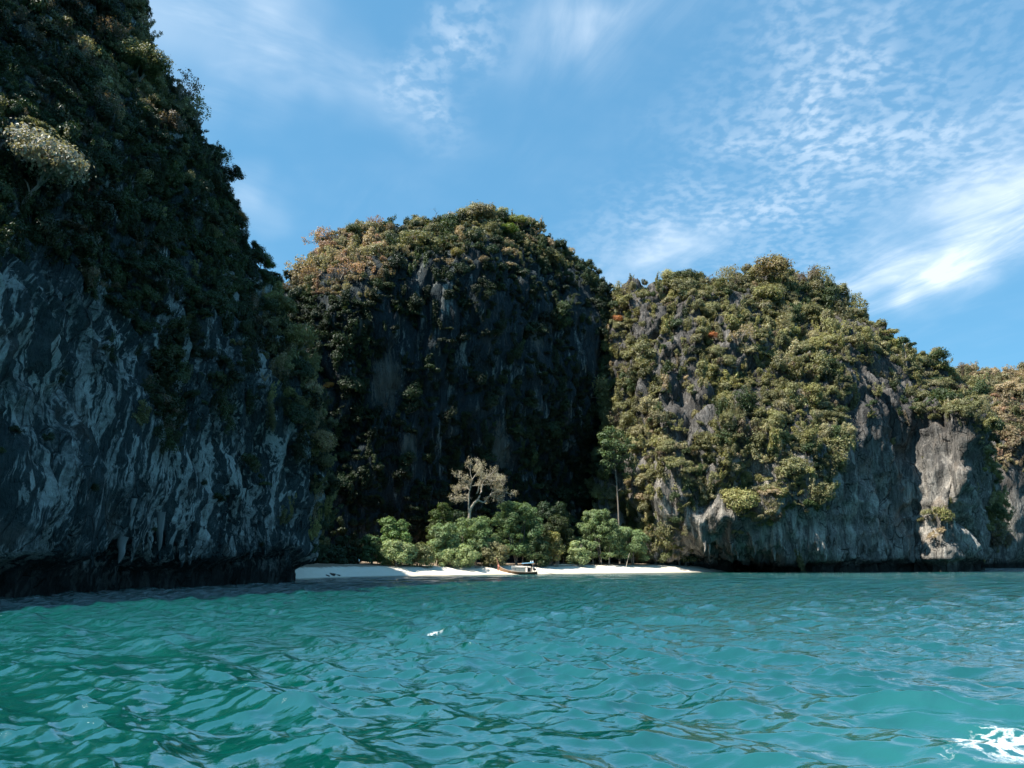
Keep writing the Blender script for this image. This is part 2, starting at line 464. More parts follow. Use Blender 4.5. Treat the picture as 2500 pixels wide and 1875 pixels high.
# ---------------------------------------------------------------- cliffs
def catmull(P, t):                                # P: (n, ..., 3), t in [0, n-1]
    n = len(P)
    i = np.clip(np.floor(t).astype(int), 0, n - 2)
    f = (t - i)
    f = f.reshape((-1,) + (1,) * (P.ndim - 1))
    p0, p1, p2, p3 = P[np.maximum(i - 1, 0)], P[i], P[i + 1], P[np.minimum(i + 2, n - 1)]
    return 0.5 * (2 * p1 + (p2 - p0) * f + (2 * p0 - 5 * p1 + 4 * p2 - p3) * f ** 2 + (3 * p1 - p0 - 3 * p2 + p3) * f ** 3)
def massif(stations, nu, nv, back=(0.0, 1.0)):
    S = []
    for st in stations:
        col = []
        for (px, py, D) in st:
            col.append(at_z(px, D, -2.5) if py == 'w' else at(px, py, D))
        top = col[-1]
        if back:
            z = top[2]
            bx, by = back
            col.append(top + np.array([14 * bx, 14 * by, -1.0 - z * 0.02]))
            col.append(top + np.array([45 * bx, 45 * by, -z * 0.25]))
            col.append(top + np.array([95 * bx, 95 * by, -z * 0.95]))
        S.append(col)
    S = np.array(S)
    def even(P, n, probe):
        t = np.linspace(0, len(P) - 1, 40 * len(P))
        Q = catmull(P, t)
        L = np.concatenate([[0], np.cumsum(np.linalg.norm(np.diff(Q[(slice(None),) + probe], axis=0), axis=-1))])
        return catmull(P, np.interp(np.linspace(0, L[-1], n), L, t))
    A = even(S, nu, (3,))
    B = np.transpose(A, (1, 0, 2))
    B = even(B, nv, (nu // 2,))
    return np.transpose(B, (1, 0, 2))
def grid_normals(P):
    du = np.gradient(P, axis=0); dv = np.gradient(P, axis=1)
    n = np.cross(du, dv)
    return n / (np.linalg.norm(n, axis=-1, keepdims=True) + 1e-9)
def carve(P, seed, lump=2.6, flute=0.8, notch=2.4, notch_h=3.0, slant=0.0, fs=1.0, jag=0.0, gully=0.0):
    n = grid_normals(P)
    X, Y, Z = P[..., 0], P[..., 1], P[..., 2]
    d = lump * fbm(X / 19, Y / 19, Z / 26, 3, seed) + lump * 0.33 * fbm(X / 5.5, Y / 5.5, Z / 9, 3, seed + 5)
    wx = 3.0 * fbm(X / 22, Y / 22, Z / 22, 2, seed + 40); wy = 3.0 * fbm(X / 22, Y / 22, Z / 22, 2, seed + 50)
    fl = 1 - np.abs(fbm((X + wx) / (2.3 * fs), (Y + wy + Z * slant) / (2.3 * fs), Z / 17, 3, seed + 9))
    fl2 = 1 - np.abs(fbm((X + wx) / (0.9 * fs), (Y + wy + Z * slant) / (0.9 * fs), Z / 8, 2, seed + 13))
    d += flute * 1.5 * (fl - 0.65) + flute * 0.6 * (fl2 - 0.6)
    if gully:
        g = np.abs(fbm((X + wx * 2) / 13, (Y + wy * 2) / 13, Z / 60, 2, seed + 60))
        d -= gully * np.clip(1 - g * 2.6, 0, 1) ** 1.5 - gully * 0.25
    if jag:
        d += jag * (1 - 2 * np.abs(vnoise(X / 3.1, Y / 3.1, Z / 4.2, seed + 30)))
    nz = np.clip(1 - (Z - notch_h * (0.75 + 0.4 * fbm(X / 9, Y / 9, X * 0, 2, seed + 3))) / 1.6, 0, 1)
    d -= notch * nz * nz * (3 - 2 * nz)
    return P + n * d[..., None]
L_ST = [
 [(-900,'w',40),(-900,1280,40),(-900,1080,40),(-900,900,40),(-900,720,42),(-900,500,45),(-900,250,50),(-900,-150,60)],
 [(-350,'w',50),(-350,1280,49),(-350,1080,49),(-350,900,49),(-350,720,51),(-350,500,54),(-350,250,59),(-350,-150,70)],
 [(0,'w',64),(0,1280,62),(0,1080,62),(0,900,62),(0,720,64),(0,500,67),(0,250,73),(0,-150,86)],
 [(230,'w',77),(230,1280,76),(232,1080,76),(235,900,77),(235,720,79),(225,480,83),(195,210,89),(160,-160,102)],
 [(430,'w',91),(430,1280,90),(435,1080,90),(440,900,91),(440,730,93),(420,490,97),(345,210,102),(245,-110,114)],
 [(600,'w',104),(600,1280,103),(625,1080,103),(620,900,104),(562,740,105),(488,540,107),(376,310,111),(150,-40,122)],
 [(728,'w',115),(735,1300,116),(772,1085,118),(750,920,119),(640,740,120),(562,570,121),(470,370,121),(168,20,127)],
 [(715,'w',126),(720,1305,127),(735,1130,128),(705,1000,129),(630,880,130),(560,770,130),(470,640,131),(280,400,138)],  # from here on: unseen back, shaped for its shadow on the beach
 [(640,'w',160),(640,1310,160),(630,1180,160),(610,1080,160),(560,980,160),(500,880,160),(430,780,160),(300,600,164)],
 [(480,'w',200),(480,1320,200),(470,1220,200),(450,1140,200),(410,1060,200),(360,990,200),(300,920,200),(200,820,204)]]
C_ST = [
 [(540,'w',222),(540,1200,222),(540,1020,223),(540,880,226),(540,800,231),(540,750,238),(540,720,250)],
 [(690,'w',214),(690,1200,213),(692,1010,213),(695,860,214),(698,780,217),(700,730,225),(700,700,240)],
 [(820,'w',211),(820,1200,209),(822,1000,208),(825,820,208),(830,720,211),(830,640,224),(820,582,246)],
 [(960,'w',210),(960,1200,207),(962,1000,206),(965,800,205),(968,670,207),(965,600,220),(960,555,246)],
 [(1100,'w',210),(1100,1200,208),(1100,1000,206),(1100,800,204),(1100,660,206),(1100,590,219),(1095,540,248)],
 [(1190,'w',211),(1190,1200,209),(1190,1000,207),(1190,800,205),(1190,650,207),(1190,575,221),(1190,515,250)],
 [(1300,'w',213),(1300,1200,211),(1300,1000,210),(1300,800,211),(1300,680,215),(1300,600,226),(1300,540,248)],
 [(1400,'w',218),(1400,1200,216),(1400,1000,215),(1400,820,216),(1400,720,220),(1400,650,229),(1395,605,248)],
 [(1490,'w',226),(1490,1200,225),(1490,1020,225),(1490,860,226),(1490,780,230),(1485,730,238),(1480,690,252)],
 [(1600,'w',245),(1600,1200,245),(1600,1040,245),(1600,900,247),(1590,830,252),(1580,790,260),(1570,760,272)]]
R_ST = [
 [(1470,'w',240),(1470,1260,240),(1475,1080,241),(1480,940,244),(1490,820,247),(1500,740,252),(1510,692,262)],
 [(1580,'w',216),(1575,1260,215),(1570,1080,218),(1565,930,223),(1570,805,230),(1580,722,239),(1590,688,255)],
 [(1825,'w',221),(1732,1270,206),(1690,1080,209),(1705,920,219),(1720,800,231),(1730,730,243),(1735,695,262)],
 [(1885,'w',224),(1815,1270,208),(1790,1080,209),(1800,920,221),(1810,800,236),(1815,720,251),(1815,675,270)],
 [(1915,'w',224),(1900,1270,216),(1895,1080,217),(1895,930,228),(1900,812,244),(1902,732,258),(1900,678,277)],
 [(2040,'w',227),(2040,1270,226),(2042,1090,228),(2045,960,236),(2048,850,250),(2045,775,263),(2040,715,281)],
 [(2140,'w',240),(2145,1270,240),(2150,1100,243),(2155,985,246),(2165,915,256),(2170,868,266),(2165,838,283)],
 [(2225,'w',252),(2225,1270,251),(2230,1110,252),(2238,1015,254),(2240,950,264),(2240,910,275),(2232,872,290)],
 [(2322,'w',238),(2324,1270,237),(2340,1110,237),(2350,1030,240),(2338,985,257),(2320,945,276),(2300,908,295)],
 [(2380,'w',250),(2383,1270,250),(2388,1130,251),(2385,1060,255),(2372,1018,270),(2362,992,286),(2345,962,303)],
 [(2388,'w',305),(2385,1270,305),(2380,1160,305),(2372,1100,306),(2358,1060,310),(2348,1030,316),(2330,1000,324)],
 [(2300,'w',370),(2300,1270,370),(2300,1180,370),(2295,1130,370),(2290,1100,372),(2280,1080,376),(2270,1060,382)]]
H_ST = [
 [(2200,'w',345),(2200,1250,345),(2200,1130,347),(2200,1050,355),(2205,990,370),(2210,950,385),(2215,925,405)],
 [(2380,'w',338),(2380,1250,337),(2385,1120,339),(2390,1040,350),(2390,975,368),(2390,935,385),(2390,908,408)],
 [(2500,'w',335),(2500,1250,333),(2500,1110,336),(2500,1030,348),(2500,965,366),(2500,920,384),(2500,893,408)],
 [(2680,'w',345),(2680,1250,343),(2680,1100,346),(2680,1010,358),(2680,940,376),(2680,890,394),(2680,855,418)],
 [(2950,'w',370),(2950,1250,368),(2950,1100,371),(2950,1000,383),(2950,930,400),(2950,880,418),(2950,840,440)]]
def swing(st):
    return [[(px, py, D - 211 + float(np.interp(px, [540, 690, 820, 960, 1100, 1190, 1300, 1400, 1490, 1600], [180, 188, 195, 202, 208, 212, 219, 228, 238, 255]))) for (px, py, D) in c] for c in st]
C_ST = swing(C_ST)
H_ST = [[(px, py + 14 * (j >= len(c) - 2), D) if py != 'w' else (px, py, D) for j, (px, py, D) in enumerate(c)] for c in H_ST]
C_ST = [[(px, py + 20 * (j == len(c) - 1) + 12 * (j == len(c) - 2), D) if py != 'w' else (px, py, D) for j, (px, py, D) in enumerate(c)] for c in C_ST]
R_ST = [[(px, py + 18 * (j == len(c) - 1) + 10 * (j == len(c) - 2), D) if py != 'w' else (px, py, D) for j, (px, py, D) in enumerate(c)] for c in R_ST]
R_ST = [[(px, py, D - float(np.interp(i, [0, 2, 3, 4, 5, 6, 7, 8, 9, 10, 11], [0, 0, 5, 12, 19, 24, 28, 23, 24, 30, 30]))) for (px, py, D) in c] for i, c in enumerate(R_ST)]
GRIDS = {}
def cliff(key, st, nu, nv, mat, name, label, seed, **kw):
    P = carve(massif(st, nu, nv, (-1.0, 0.05) if key == 'L' else (0.0, 1.0)), seed, **kw)
    GRIDS[key] = P
    o = obj(name, MB().grid(P).mesh(name, mat, True))
    tag(o, label, 'cliff' if key != 'H' else 'hill', kind='structure')
    return o
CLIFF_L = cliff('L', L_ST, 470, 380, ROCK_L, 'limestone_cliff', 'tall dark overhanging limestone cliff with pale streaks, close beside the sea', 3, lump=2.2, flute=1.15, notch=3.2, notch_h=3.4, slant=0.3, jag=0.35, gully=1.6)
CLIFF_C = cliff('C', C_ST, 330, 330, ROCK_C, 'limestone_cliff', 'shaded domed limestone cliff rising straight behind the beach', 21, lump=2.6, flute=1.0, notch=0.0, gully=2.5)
CLIFF_R = cliff('R', R_ST, 420, 330, ROCK_R, 'limestone_cliff', 'sunlit bushy limestone cliff with bare grey rock at its foot', 33, lump=3.0, flute=1.2, notch=3.0, notch_h=2.6, jag=1.1, gully=5.0)
HILL = cliff('H', H_ST, 150, 140, ROCK_R, 'hill', 'distant hill with tan scrub beyond the sunlit cliff', 47, lump=3.0, flute=0.8, notch=2.0, notch_h=3.0)

# ---------------------------------------------------------------- beach
SHORE = np.array([(640, 118), (740, 131), (820, 141), (900, 149), (1000, 158), (1100, 166), (1250, 176), (1400, 187), (1600, 200), (1700, 209), (1780, 221), (1840, 235), (1950, 260)], float)
def shore_xy(s):
    t = np.clip(s, 0, 1) * (len(SHORE) - 1)
    q = catmull(SHORE, t)
    c = q[:, 1] * cp - CAM_H * sp
    return (q[:, 0] - CX) / F_PX * c, q[:, 1]
def sand_z(off):
    return np.interp(off, [-14, -5, 0, 4, 9, 13, 20, 32, 60, 110], [-2.4, -0.8, 0.0, 0.75, 1.55, 1.95, 2.2, 2.4, 2.7, 3.2])
def build_beach():
    s = np.linspace(0, 1, 300)
    x, y = shore_xy(s)
    off = np.concatenate([np.linspace(-14, 24, 110), np.linspace(25, 110, 40)])
    X = np.repeat(x[:, None], len(off), 1) + 0 * off
    Y = y[:, None] + off[None]
    Z = sand_z(off)[None] + 0.10 * fbm(X / 5, Y / 2.5, X * 0, 3, 5) * np.clip((off[None] + 1) / 5, 0, 1) + 0.035 * fbm(X / 0.9, Y / 0.7, X * 0, 2, 8)
    m, T, out = new_mat('beach_sand')
    pos = T.n('ShaderNodeNewGeometry').outputs['Position']
    z = T.n('ShaderNodeSeparateXYZ', ins={0: pos}).outputs[2]
    nz = T.noise(pos, 1.3, 6, 0.6)
    nl = T.noise(T.v('MULTIPLY', pos, (0.5, 1.6, 1)), 0.5, 5, 0.65)
    dry = T.mix(nz, (0.70, 0.62, 0.50), (0.82, 0.75, 0.64))
    wet = T.m('SUBTRACT', 1.0, T.step(T.m('MULTIPLY_ADD', nz, 0.15, z), 0.16, 0.34))
    c = T.mix(wet, dry, (0.40, 0.36, 0.28))
    litter = T.m('MULTIPLY', T.step(T.m('MULTIPLY_ADD', nl, 1.2, z), 2.30, 2.62), 0.9)
    c = T.mix(litter, c, (0.20, 0.14, 0.09))
    bp = T.n('ShaderNodeBump', ins={'Strength': 0.6, 'Distance': 0.12, 'Height': T.noise(pos, 3.0, 4)})
    principled(T, out, c, 0.9, 0.1, bp.outputs[0])
    o = obj('beach', MB().grid(np.stack([X, Y, Z], -1)).mesh('beach', m, True))
    tag(o, 'narrow white sand beach at the foot of the cliffs', 'beach', kind='structure')
build_beach()
def beach_point(px, off):                          # a point on the sand, off metres behind the waterline
    D = np.interp(px, SHORE[:, 0], SHORE[:, 1]) + off
    p = at_z(px, D, float(sand_z(off)))
    return p

# ---------------------------------------------------------------- foliage meshes
def leaf_cards(C, N, S, rng):
    n = len(C)
    r = rng.normal(size=(n, 3))
    t = np.cross(N, r); t /= np.linalg.norm(t, axis=1)[:, None] + 1e-9
    b = np.cross(N, t)
    s = S[:, None]
    V = np.stack([C - t * s, C - b * s * 0.55 + N * s * 0.12, C + t * s, C + b * s * 0.55 + N * s * 0.12], 1).reshape(-1, 3)
    return V, np.arange(n * 4).reshape(-1, 4)
def lobes_to_leaves(lobes, per, leaf, rng, droop=0.0):
    Cs, Ns, Ss = [], [], []
    for (c, r) in lobes:
        k = max(8, int(per * (r[0] / 0.38) ** 2)) if per > 0 else 10
        d = rng.normal(size=(k, 3)); d[:, 2] = d[:, 2] * 0.9 + 0.25
        d /= np.linalg.norm(d, axis=1)[:, None]
        rr = np.where(rng.random(k) < 0.2, rng.uniform(0.9, 1.4, k), rng.uniform(0.5, 1.06, k) ** 0.7)
        wob = 1 + 0.22 * fbm(d[:, 0] * 2.2 + c[0] * 3, d[:, 1] * 2.2 + c[1] * 3, d[:, 2] * 2.2 + c[2] * 3, 2, 2)
        p = c + d * r * (rr * wob)[:, None]
        nn = d * 1.0 + rng.normal(size=(k, 3)) * 0.38 + np.array([0, 0, 0.35])
        nn[:, 2] -= droop
        nn /= np.linalg.norm(nn, axis=1)[:, None]
        Cs.append(p); Ns.append(nn); Ss.append(rng.uniform(leaf * 0.6, leaf * 1.25, k))
    return leaf_cards(np.concatenate(Cs), np.concatenate(Ns), np.concatenate(Ss), rng)
def crown_lobes(rng, kind, n):
    L = []
    for i in range(n):
        if kind == 'round':
            d = rng.normal(size=3); d[2] = abs(d[2]) * 0.9 - 0.25; d /= np.linalg.norm(d)
            c = np.array([0, 0, 0.75]) + d * np.array([0.66, 0.66, 0.52]) * rng.uniform(0.55, 1.0)
            r = rng.uniform(0.15, 0.44)
            L.append((c, np.array([r * rng.uniform(0.7, 1.3), r * rng.uniform(0.7, 1.3), r * rng.uniform(0.5, 1.0)])))
        elif kind == 'tall':
            z = rng.uniform(0.15, 1.7); w = 0.62 * math.sin(min(1, (1.9 - z) / 1.3) * math.pi / 2)
            a = rng.uniform(0, 6.28)
            r = rng.uniform(0.22, 0.36)
            L.append((np.array([math.cos(a) * w * rng.uniform(0.3, 1), math.sin(a) * w * rng.uniform(0.3, 1), z]), np.array([r, r, r * 0.85])))
        elif kind == 'spread':
            a = rng.uniform(0, 6.28); q = math.sqrt(rng.uniform(0, 1)) * 0.95
            r = rng.uniform(0.20, 0.36)
            L.append((np.array([math.cos(a) * q, math.sin(a) * q, 0.95 - 0.35 * q * q + rng.uniform(-0.22, 0.1)]), np.array([r, r, r * 0.5])))
        elif kind == 'ragged':
            a = rng.uniform(0, 6.28); q = rng.uniform(0.1, 0.75); h = rng.uniform(0.5, 1.5)
            for t in (0.45, 0.75, 1.0):
                r = rng.uniform(0.10, 0.22)
                L.append((np.array([math.cos(a) * q * t, math.sin(a) * q * t, h * t]), np.array([r, r, r * rng.uniform(0.8, 1.5)])))
        elif kind == 'curtain':
            a = rng.uniform(0, 6.28); q = rng.uniform(0.0, 0.55); z0 = rng.uniform(0.1, 0.6)
            for t in range(4):
                r = rng.uniform(0.08, 0.17)
                L.append((np.array([math.cos(a) * q, math.sin(a) * q, z0 - 0.38 * t + rng.normal() * 0.05]), np.array([r, r, r * 1.9])))
        elif kind == 'hang':
            a = rng.uniform(0, 6.28); q = rng.uniform(0.1, 0.7); z = rng.uniform(-1.1, 0.7)
            r = rng.uniform(0.18, 0.3)
            L.append((np.array([math.cos(a) * q * (1.0 if z > -0.3 else 0.6), math.sin(a) * q * (1.0 if z > -0.3 else 0.6), z]), np.array([r, r, r * 1.3])))
    return L
def branch(mb, p, d, ln, rad, depth, rng, tips, spread=0.6, sides=4, up=0.15, curl=0.25):
    n = 4
    pts = [np.array(p, float)]; rr = [rad]
    d = np.array(d, float)
    for i in range(n):
        d = d + rng.normal(size=3) * curl * 0.5 + np.array([0, 0, up * 0.3]); d /= np.linalg.norm(d)
        pts.append(pts[-1] + d * ln / n); rr.append(rad * (1 - 0.45 * (i + 1) / n))
    mb.tube(pts, rr, sides)
    if depth == 0:
        tips.append((pts[-1], d)); tips.append((pts[-2], d))
        return
    for k in range(2 if rng.random() < 0.45 else 3):
        i = rng.integers(2, n + 1)
        nd = d + rng.normal(size=3) * spread; nd /= np.linalg.norm(nd)
        branch(mb, pts[i], nd, ln * rng.uniform(0.55, 0.8), rr[i] * 0.68, depth - 1, rng, tips, spread, max(3, sides - 1), up, curl)
CROWNS = {}
def reg_crown(key, kind, n, per, leaf, seed, mat=LEAF):
    rng = np.random.default_rng(seed)
    V, Fq = lobes_to_leaves(crown_lobes(rng, kind, n), per, leaf, rng, 0.3 if kind == 'hang' else 0.0)
    me = mesh_np('crown_' + key, V, Fq, mat)
    CROWNS.setdefault(key, []).append(me)
    return me
for i in range(5): reg_crown('round', 'round', 24, 230, 0.055, 100 + i)
for i in range(3): reg_crown('ragged', 'ragged', 15, 230, 0.052, 110 + i)
for i in range(2): reg_crown('ragged_fine', 'ragged', 16, 420, 0.042, 115 + i)
for i in range(3): reg_crown('tall', 'tall', 20, 230, 0.055, 120 + i)
for i in range(3): reg_crown('spread', 'spread', 24, 210, 0.055, 140 + i)
for i in range(4): reg_crown('round_fine', 'round', 24, 330, 0.048, 160 + i)
for i in range(2): reg_crown('spread_fine', 'spread', 26, 260, 0.046, 180 + i)
for i in range(2): reg_crown('hang_fine', 'hang', 22, 300, 0.046, 190 + i)
def reg_twig(key, seed, depth, nleaf, leaf):
    rng = np.random.default_rng(seed)
    mb = MB(); tips = []
    for k in range(4):
        a = rng.uniform(0, 6.28)
        branch(mb, (0, 0, 0.25), (math.cos(a) * 0.55, math.sin(a) * 0.55, 0.9), 0.62, 0.035, depth, rng, tips, 0.7, 4)
    tw = mb.mesh('branches_' + key, BARK)
    C = np.array([t[0] for t in tips]); k = max(1, nleaf // len(C))
    C = np.repeat(C, k, 0) + rng.normal(size=(len(C) * k, 3)) * 0.06
    N = rng.normal(size=C.shape) + np.array([0, 0, 0.8]); N /= np.linalg.norm(N, axis=1)[:, None]
    V, Fq = leaf_cards(C, N, rng.uniform(leaf * 0.6, leaf * 1.2, len(C)), rng)
    CROWNS.setdefault(key, []).append(mesh_np('crown_' + key, V, Fq, LEAF))
    CROWNS.setdefault(key + '_branches', []).append(tw)
for i in range(3): reg_twig('sparse', 200 + i, 3, 750, 0.050)
def reg_trunk(seed, h=0.75):
    rng = np.random.default_rng(seed)
    mb = MB()
    p = np.array([0, 0, -0.35]); pts = [p.copy()]
    for i in range(5):
        p = p + np.array([rng.normal() * 0.05, rng.normal() * 0.05, (h + 0.35) / 5]); pts.append(p.copy())
    mb.tube(pts, np.linspace(0.05, 0.03, 6), 5)
    for k in range(4):
        a = rng.uniform(0, 6.28); q = pts[rng.integers(2, 5)]
        e = q + np.array([math.cos(a) * 0.5, math.sin(a) * 0.5, 0.35])
        mb.tube([q, (q + e) / 2 + rng.normal(size=3) * 0.04, e], [0.028, 0.02, 0.01], 4)
    return mb.mesh('trunk', BARK)
TRUNKS = [reg_trunk(300 + i) for i in range(4)]

def make_tree(name, label, cat, group, loc, scale, kind, color, rng, up=(0, 0, 1), trunk=True, zs=1.0):
    e = empty(name, Vector([float(v) for v in loc]))
    e.rotation_mode = 'QUATERNION'
    q = Vector((0, 0, 1)).rotation_difference(Vector([float(v) for v in up]))
    e.rotation_quaternion = q @ Quaternion((0, 0, 1), rng.uniform(0, 6.28))
    e.scale = (scale, scale, scale * zs)
    tag(e, label, cat, group)
    i = int(rng.integers(0, len(CROWNS[kind])))
    c = obj('crown', CROWNS[kind][i], e)
    c.color = (*color, 1)
    if kind + '_branches' in CROWNS:
        obj('branches', CROWNS[kind + '_branches'][i], e)
    if trunk:
        obj('trunk', TRUNKS[int(rng.integers(0, len(TRUNKS)))], e)
    return e

# ---------------------------------------------------------------- vegetation on the cliffs
K = 2500 / 2212.0
DENS = {
 'L': [(0.02, [(-900,540),(0,548),(120,555),(150,600),(215,650),(285,700),(312,800),(318,900),(330,950),(420,960),(480,890),(600,880),(650,950),(668,1100),(668,1330),(-900,1330)]),
       (0.10, [(345,560),(400,480),(430,520),(420,640),(385,720),(355,700)]),
       (0.25, [(400,740),(500,700),(580,760),(610,890),(480,900),(400,960),(385,830)]),
       (0.45, [(0,380),(20,380),(30,540),(0,540)])],
 'C': [(0.42, [(860,565),(1000,545),(1200,565),(1290,640),(1300,880),(1100,900),(900,890),(850,760)]),
       (0.02, [(800,770),(860,745),(890,870),(880,900),(800,890)]),
       (0.02, [(1050,920),(1105,930),(1110,1020),(1055,1020)]),
       (0.10, [(850,960),(900,940),(910,1010),(870,1020)])],
 'R': [(0.42, [(1345,612),(1400,602),(1480,650),(1530,760),(1530,880),(1480,940),(1390,850)]),
       (0.015, [(1490,1110),(1560,1090),(1640,1135),(1760,1110),(1815,1020),(1830,905),(1880,890),(2010,905),(2045,890),(2130,950),(2150,1280),(1470,1280)]),
       (0.30, [(1835,790),(1900,770),(2010,810),(2010,880),(1840,890)]),
       (0.25, [(1480,860),(1540,840),(1540,940),(1490,950)]),
       (0.4, [(1975,1085),(2055,1085),(2055,1150),(1975,1150)])],
 'H': [(0.10, [(2090,1010),(2300,1020),(2300,1280),(2090,1280)])],
}
def density(key, px, py, P):
    wob = 22 * fbm(P[..., 0] / 7, P[..., 1] / 7, P[..., 2] / 7, 2, 71)
    x, y = px / K + wob, py / K + wob * 0.8
    d = np.ones(x.shape)
    for v, poly in DENS[key]:
        d = np.where(inside(poly, x, y), v, d)
    if key in 'RC':
        d = d * np.clip(0.85 + 0.75 * fbm(P[..., 0] / 8, P[..., 1] / 8, P[..., 2] / 13, 2, 91), 0.25, 1)
    d = np.where(P[..., 2] < 4.0, 0, d)
    return d
PAL = {   # base colours of the leaves
 'dark':   (0.028, 0.050, 0.020), 'green':  (0.058, 0.085, 0.032), 'olive':  (0.205, 0.200, 0.092), 'yellow': (0.265, 0.250, 0.100),
 'grey':   (0.300, 0.272, 0.155), 'tan':    (0.360, 0.280, 0.175), 'pink':   (0.400, 0.255, 0.175), 'rust':   (0.380, 0.170, 0.065), 'brown': (0.165, 0.128, 0.085)}
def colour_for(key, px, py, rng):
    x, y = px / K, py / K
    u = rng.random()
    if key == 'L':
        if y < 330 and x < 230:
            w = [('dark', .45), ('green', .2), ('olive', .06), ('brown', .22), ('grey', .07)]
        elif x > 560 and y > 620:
            w = [('olive', .30), ('yellow', .2), ('dark', .3), ('tan', .12), ('green', .08)]  # edge strip: golden sunlight is put into the leaf colours
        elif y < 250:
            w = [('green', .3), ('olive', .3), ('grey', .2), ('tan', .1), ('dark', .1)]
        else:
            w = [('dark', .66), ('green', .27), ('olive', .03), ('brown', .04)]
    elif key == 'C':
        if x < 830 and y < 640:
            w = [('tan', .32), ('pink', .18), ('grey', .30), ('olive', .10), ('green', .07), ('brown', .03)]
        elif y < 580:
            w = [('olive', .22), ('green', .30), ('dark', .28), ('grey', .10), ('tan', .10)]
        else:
            w = [('dark', .80), ('green', .20)]  # dome face: its shade is put into darker leaf colours
    elif key == 'R':
        w = [('olive', .42), ('yellow', .20), ('grey', .18), ('green', .14), ('tan', .03), ('brown', .03)]
    else:
        w = [('tan', .46), ('olive', .22), ('pink', .04), ('brown', .1), ('grey', .14), ('green', .04)]
    for n, p in w:
        if u < p:
            return n
        u -= p
    return w[0][0]
def zone(key, px, py):
    x, y = px / K, py / K
    if key == 'L':
        v = 'near the top of' if y < 200 else 'midway up' if y < 470 else 'low on'
        h = 'at the picture edge' if x < 170 else 'in the middle' if x < 400 else 'by its sheer edge'
        return v + ' the tall dark cliff, ' + h
    if key == 'C':
        v = 'on the crest of' if y < 570 else 'on the upper face of' if y < 780 else 'on the lower face of'
        h = 'towards the dark cliff' if x < 850 else 'in the middle' if x < 1130 else 'towards the sunlit cliff'
        return v + ' the shaded dome, ' + h
    if key == 'R':
        v = 'near the crest of' if y < 720 else 'midway up' if y < 900 else 'low on'
        h = 'beside the shaded dome' if x < 1530 else 'left of its middle' if x < 1680 else 'right of its middle' if x < 1850 else 'towards the bare grey wall'
        return v + ' the sunlit cliff, ' + h
    return ('on the crest of' if y < 850 else 'on the slope of') + ' the distant tan hill'
PLACE = {'L': ('on the tall dark cliff close beside the sea', 'trees on the dark overhanging cliff'),
         'C': ('on the shaded domed cliff behind the beach', 'trees on the domed cliff'),
         'R': ('on the sunlit cliff beyond the end of the beach', 'trees on the sunlit cliff'),
         'H': ('on the distant tan hill', 'trees on the distant hill')}
LOOK = {'dark': 'dark green bushy tree', 'green': 'mid green leafy tree', 'olive': 'olive green bushy tree', 'yellow': 'yellowish green bushy tree',
        'grey': 'greyish green feathery tree', 'tan': 'dry tan leaved tree', 'pink': 'pinkish tan dry tree', 'rust': 'rusty orange leaved tree', 'brown': 'dull brown leaved tree'}

# bush sources for the closed cover between the trees (never linked, only instanced)
BUSH = bpy.data.collections.new('bush_shapes')
BUSH_F = bpy.data.collections.new('bush_shapes_fine')
def bush_src(col, i, n, per, leaf, seed, kind='round'):
    rng = np.random.default_rng(seed)
    V, Fq = lobes_to_leaves(crown_lobes(rng, kind, n), per, leaf, rng)
    col.objects.link(bpy.data.objects.new('bush_%02d' % i, mesh_np('bush', V, Fq, LEAF_I)))
for i in range(3): bush_src(BUSH, i, 12, 150, 0.088, 400 + i)
bush_src(BUSH, 3, 11, 150, 0.088, 410, 'tall'); bush_src(BUSH, 4, 8, 190, 0.078, 411, 'ragged'); bush_src(BUSH, 5, 10, 190, 0.078, 412, 'ragged'); bush_src(BUSH, 6, 9, 190, 0.078, 413, 'curtain'); bush_src(BUSH, 7, 13, 150, 0.085, 414, 'spread')
for i in range(3): bush_src(BUSH_F, i, 11, 230, 0.070, 420 + i)
bush_src(BUSH_F, 3, 11, 200, 0.070, 430, 'hang'); bush_src(BUSH_F, 4, 8, 300, 0.062, 431, 'ragged'); bush_src(BUSH_F, 5, 9, 300, 0.062, 432, 'ragged'); bush_src(BUSH_F, 6, 9, 300, 0.062, 433, 'curtain'); bush_src(BUSH_F, 7, 12, 200, 0.070, 434, 'spread')
def scatter_group(name, coll):
    g = bpy.data.node_groups.new(name, 'GeometryNodeTree')
    g.interface.new_socket('Geometry', in_out='INPUT', socket_type='NodeSocketGeometry')
    g.interface.new_socket('Geometry', in_out='OUTPUT', socket_type='NodeSocketGeometry')
    N, Lk = g.nodes, g.links
    gi, go = N.new('NodeGroupInput'), N.new('NodeGroupOutput')
    ci = N.new('GeometryNodeCollectionInfo')
    ci.inputs['Collection'].default_value = coll
    ci.inputs['Separate Children'].default_value = True
    ci.inputs['Reset Children'].default_value = True
    iop = N.new('GeometryNodeInstanceOnPoints')
    iop.inputs['Pick Instance'].default_value = True
    def att(nm, ty):
        a = N.new('GeometryNodeInputNamedAttribute'); a.data_type = ty; a.inputs['Name'].default_value = nm
        return a.outputs['Attribute']
    e2r = N.new('FunctionNodeEulerToRotation')
    Lk.new(gi.outputs[0], iop.inputs['Points']); Lk.new(ci.outputs[0], iop.inputs['Instance'])
    Lk.new(att('pick', 'INT'), iop.inputs['Instance Index'])
    Lk.new(att('turn', 'FLOAT_VECTOR'), e2r.inputs[0]); Lk.new(e2r.outputs[0], iop.inputs['Rotation'])
    Lk.new(att('size', 'FLOAT_VECTOR'), iop.inputs['Scale'])
    Lk.new(iop.outputs[0], go.inputs[0])
    return g
SCAT = scatter_group('bush_cover', BUSH)
SCAT_F = scatter_group('bush_cover_fine', BUSH_F)
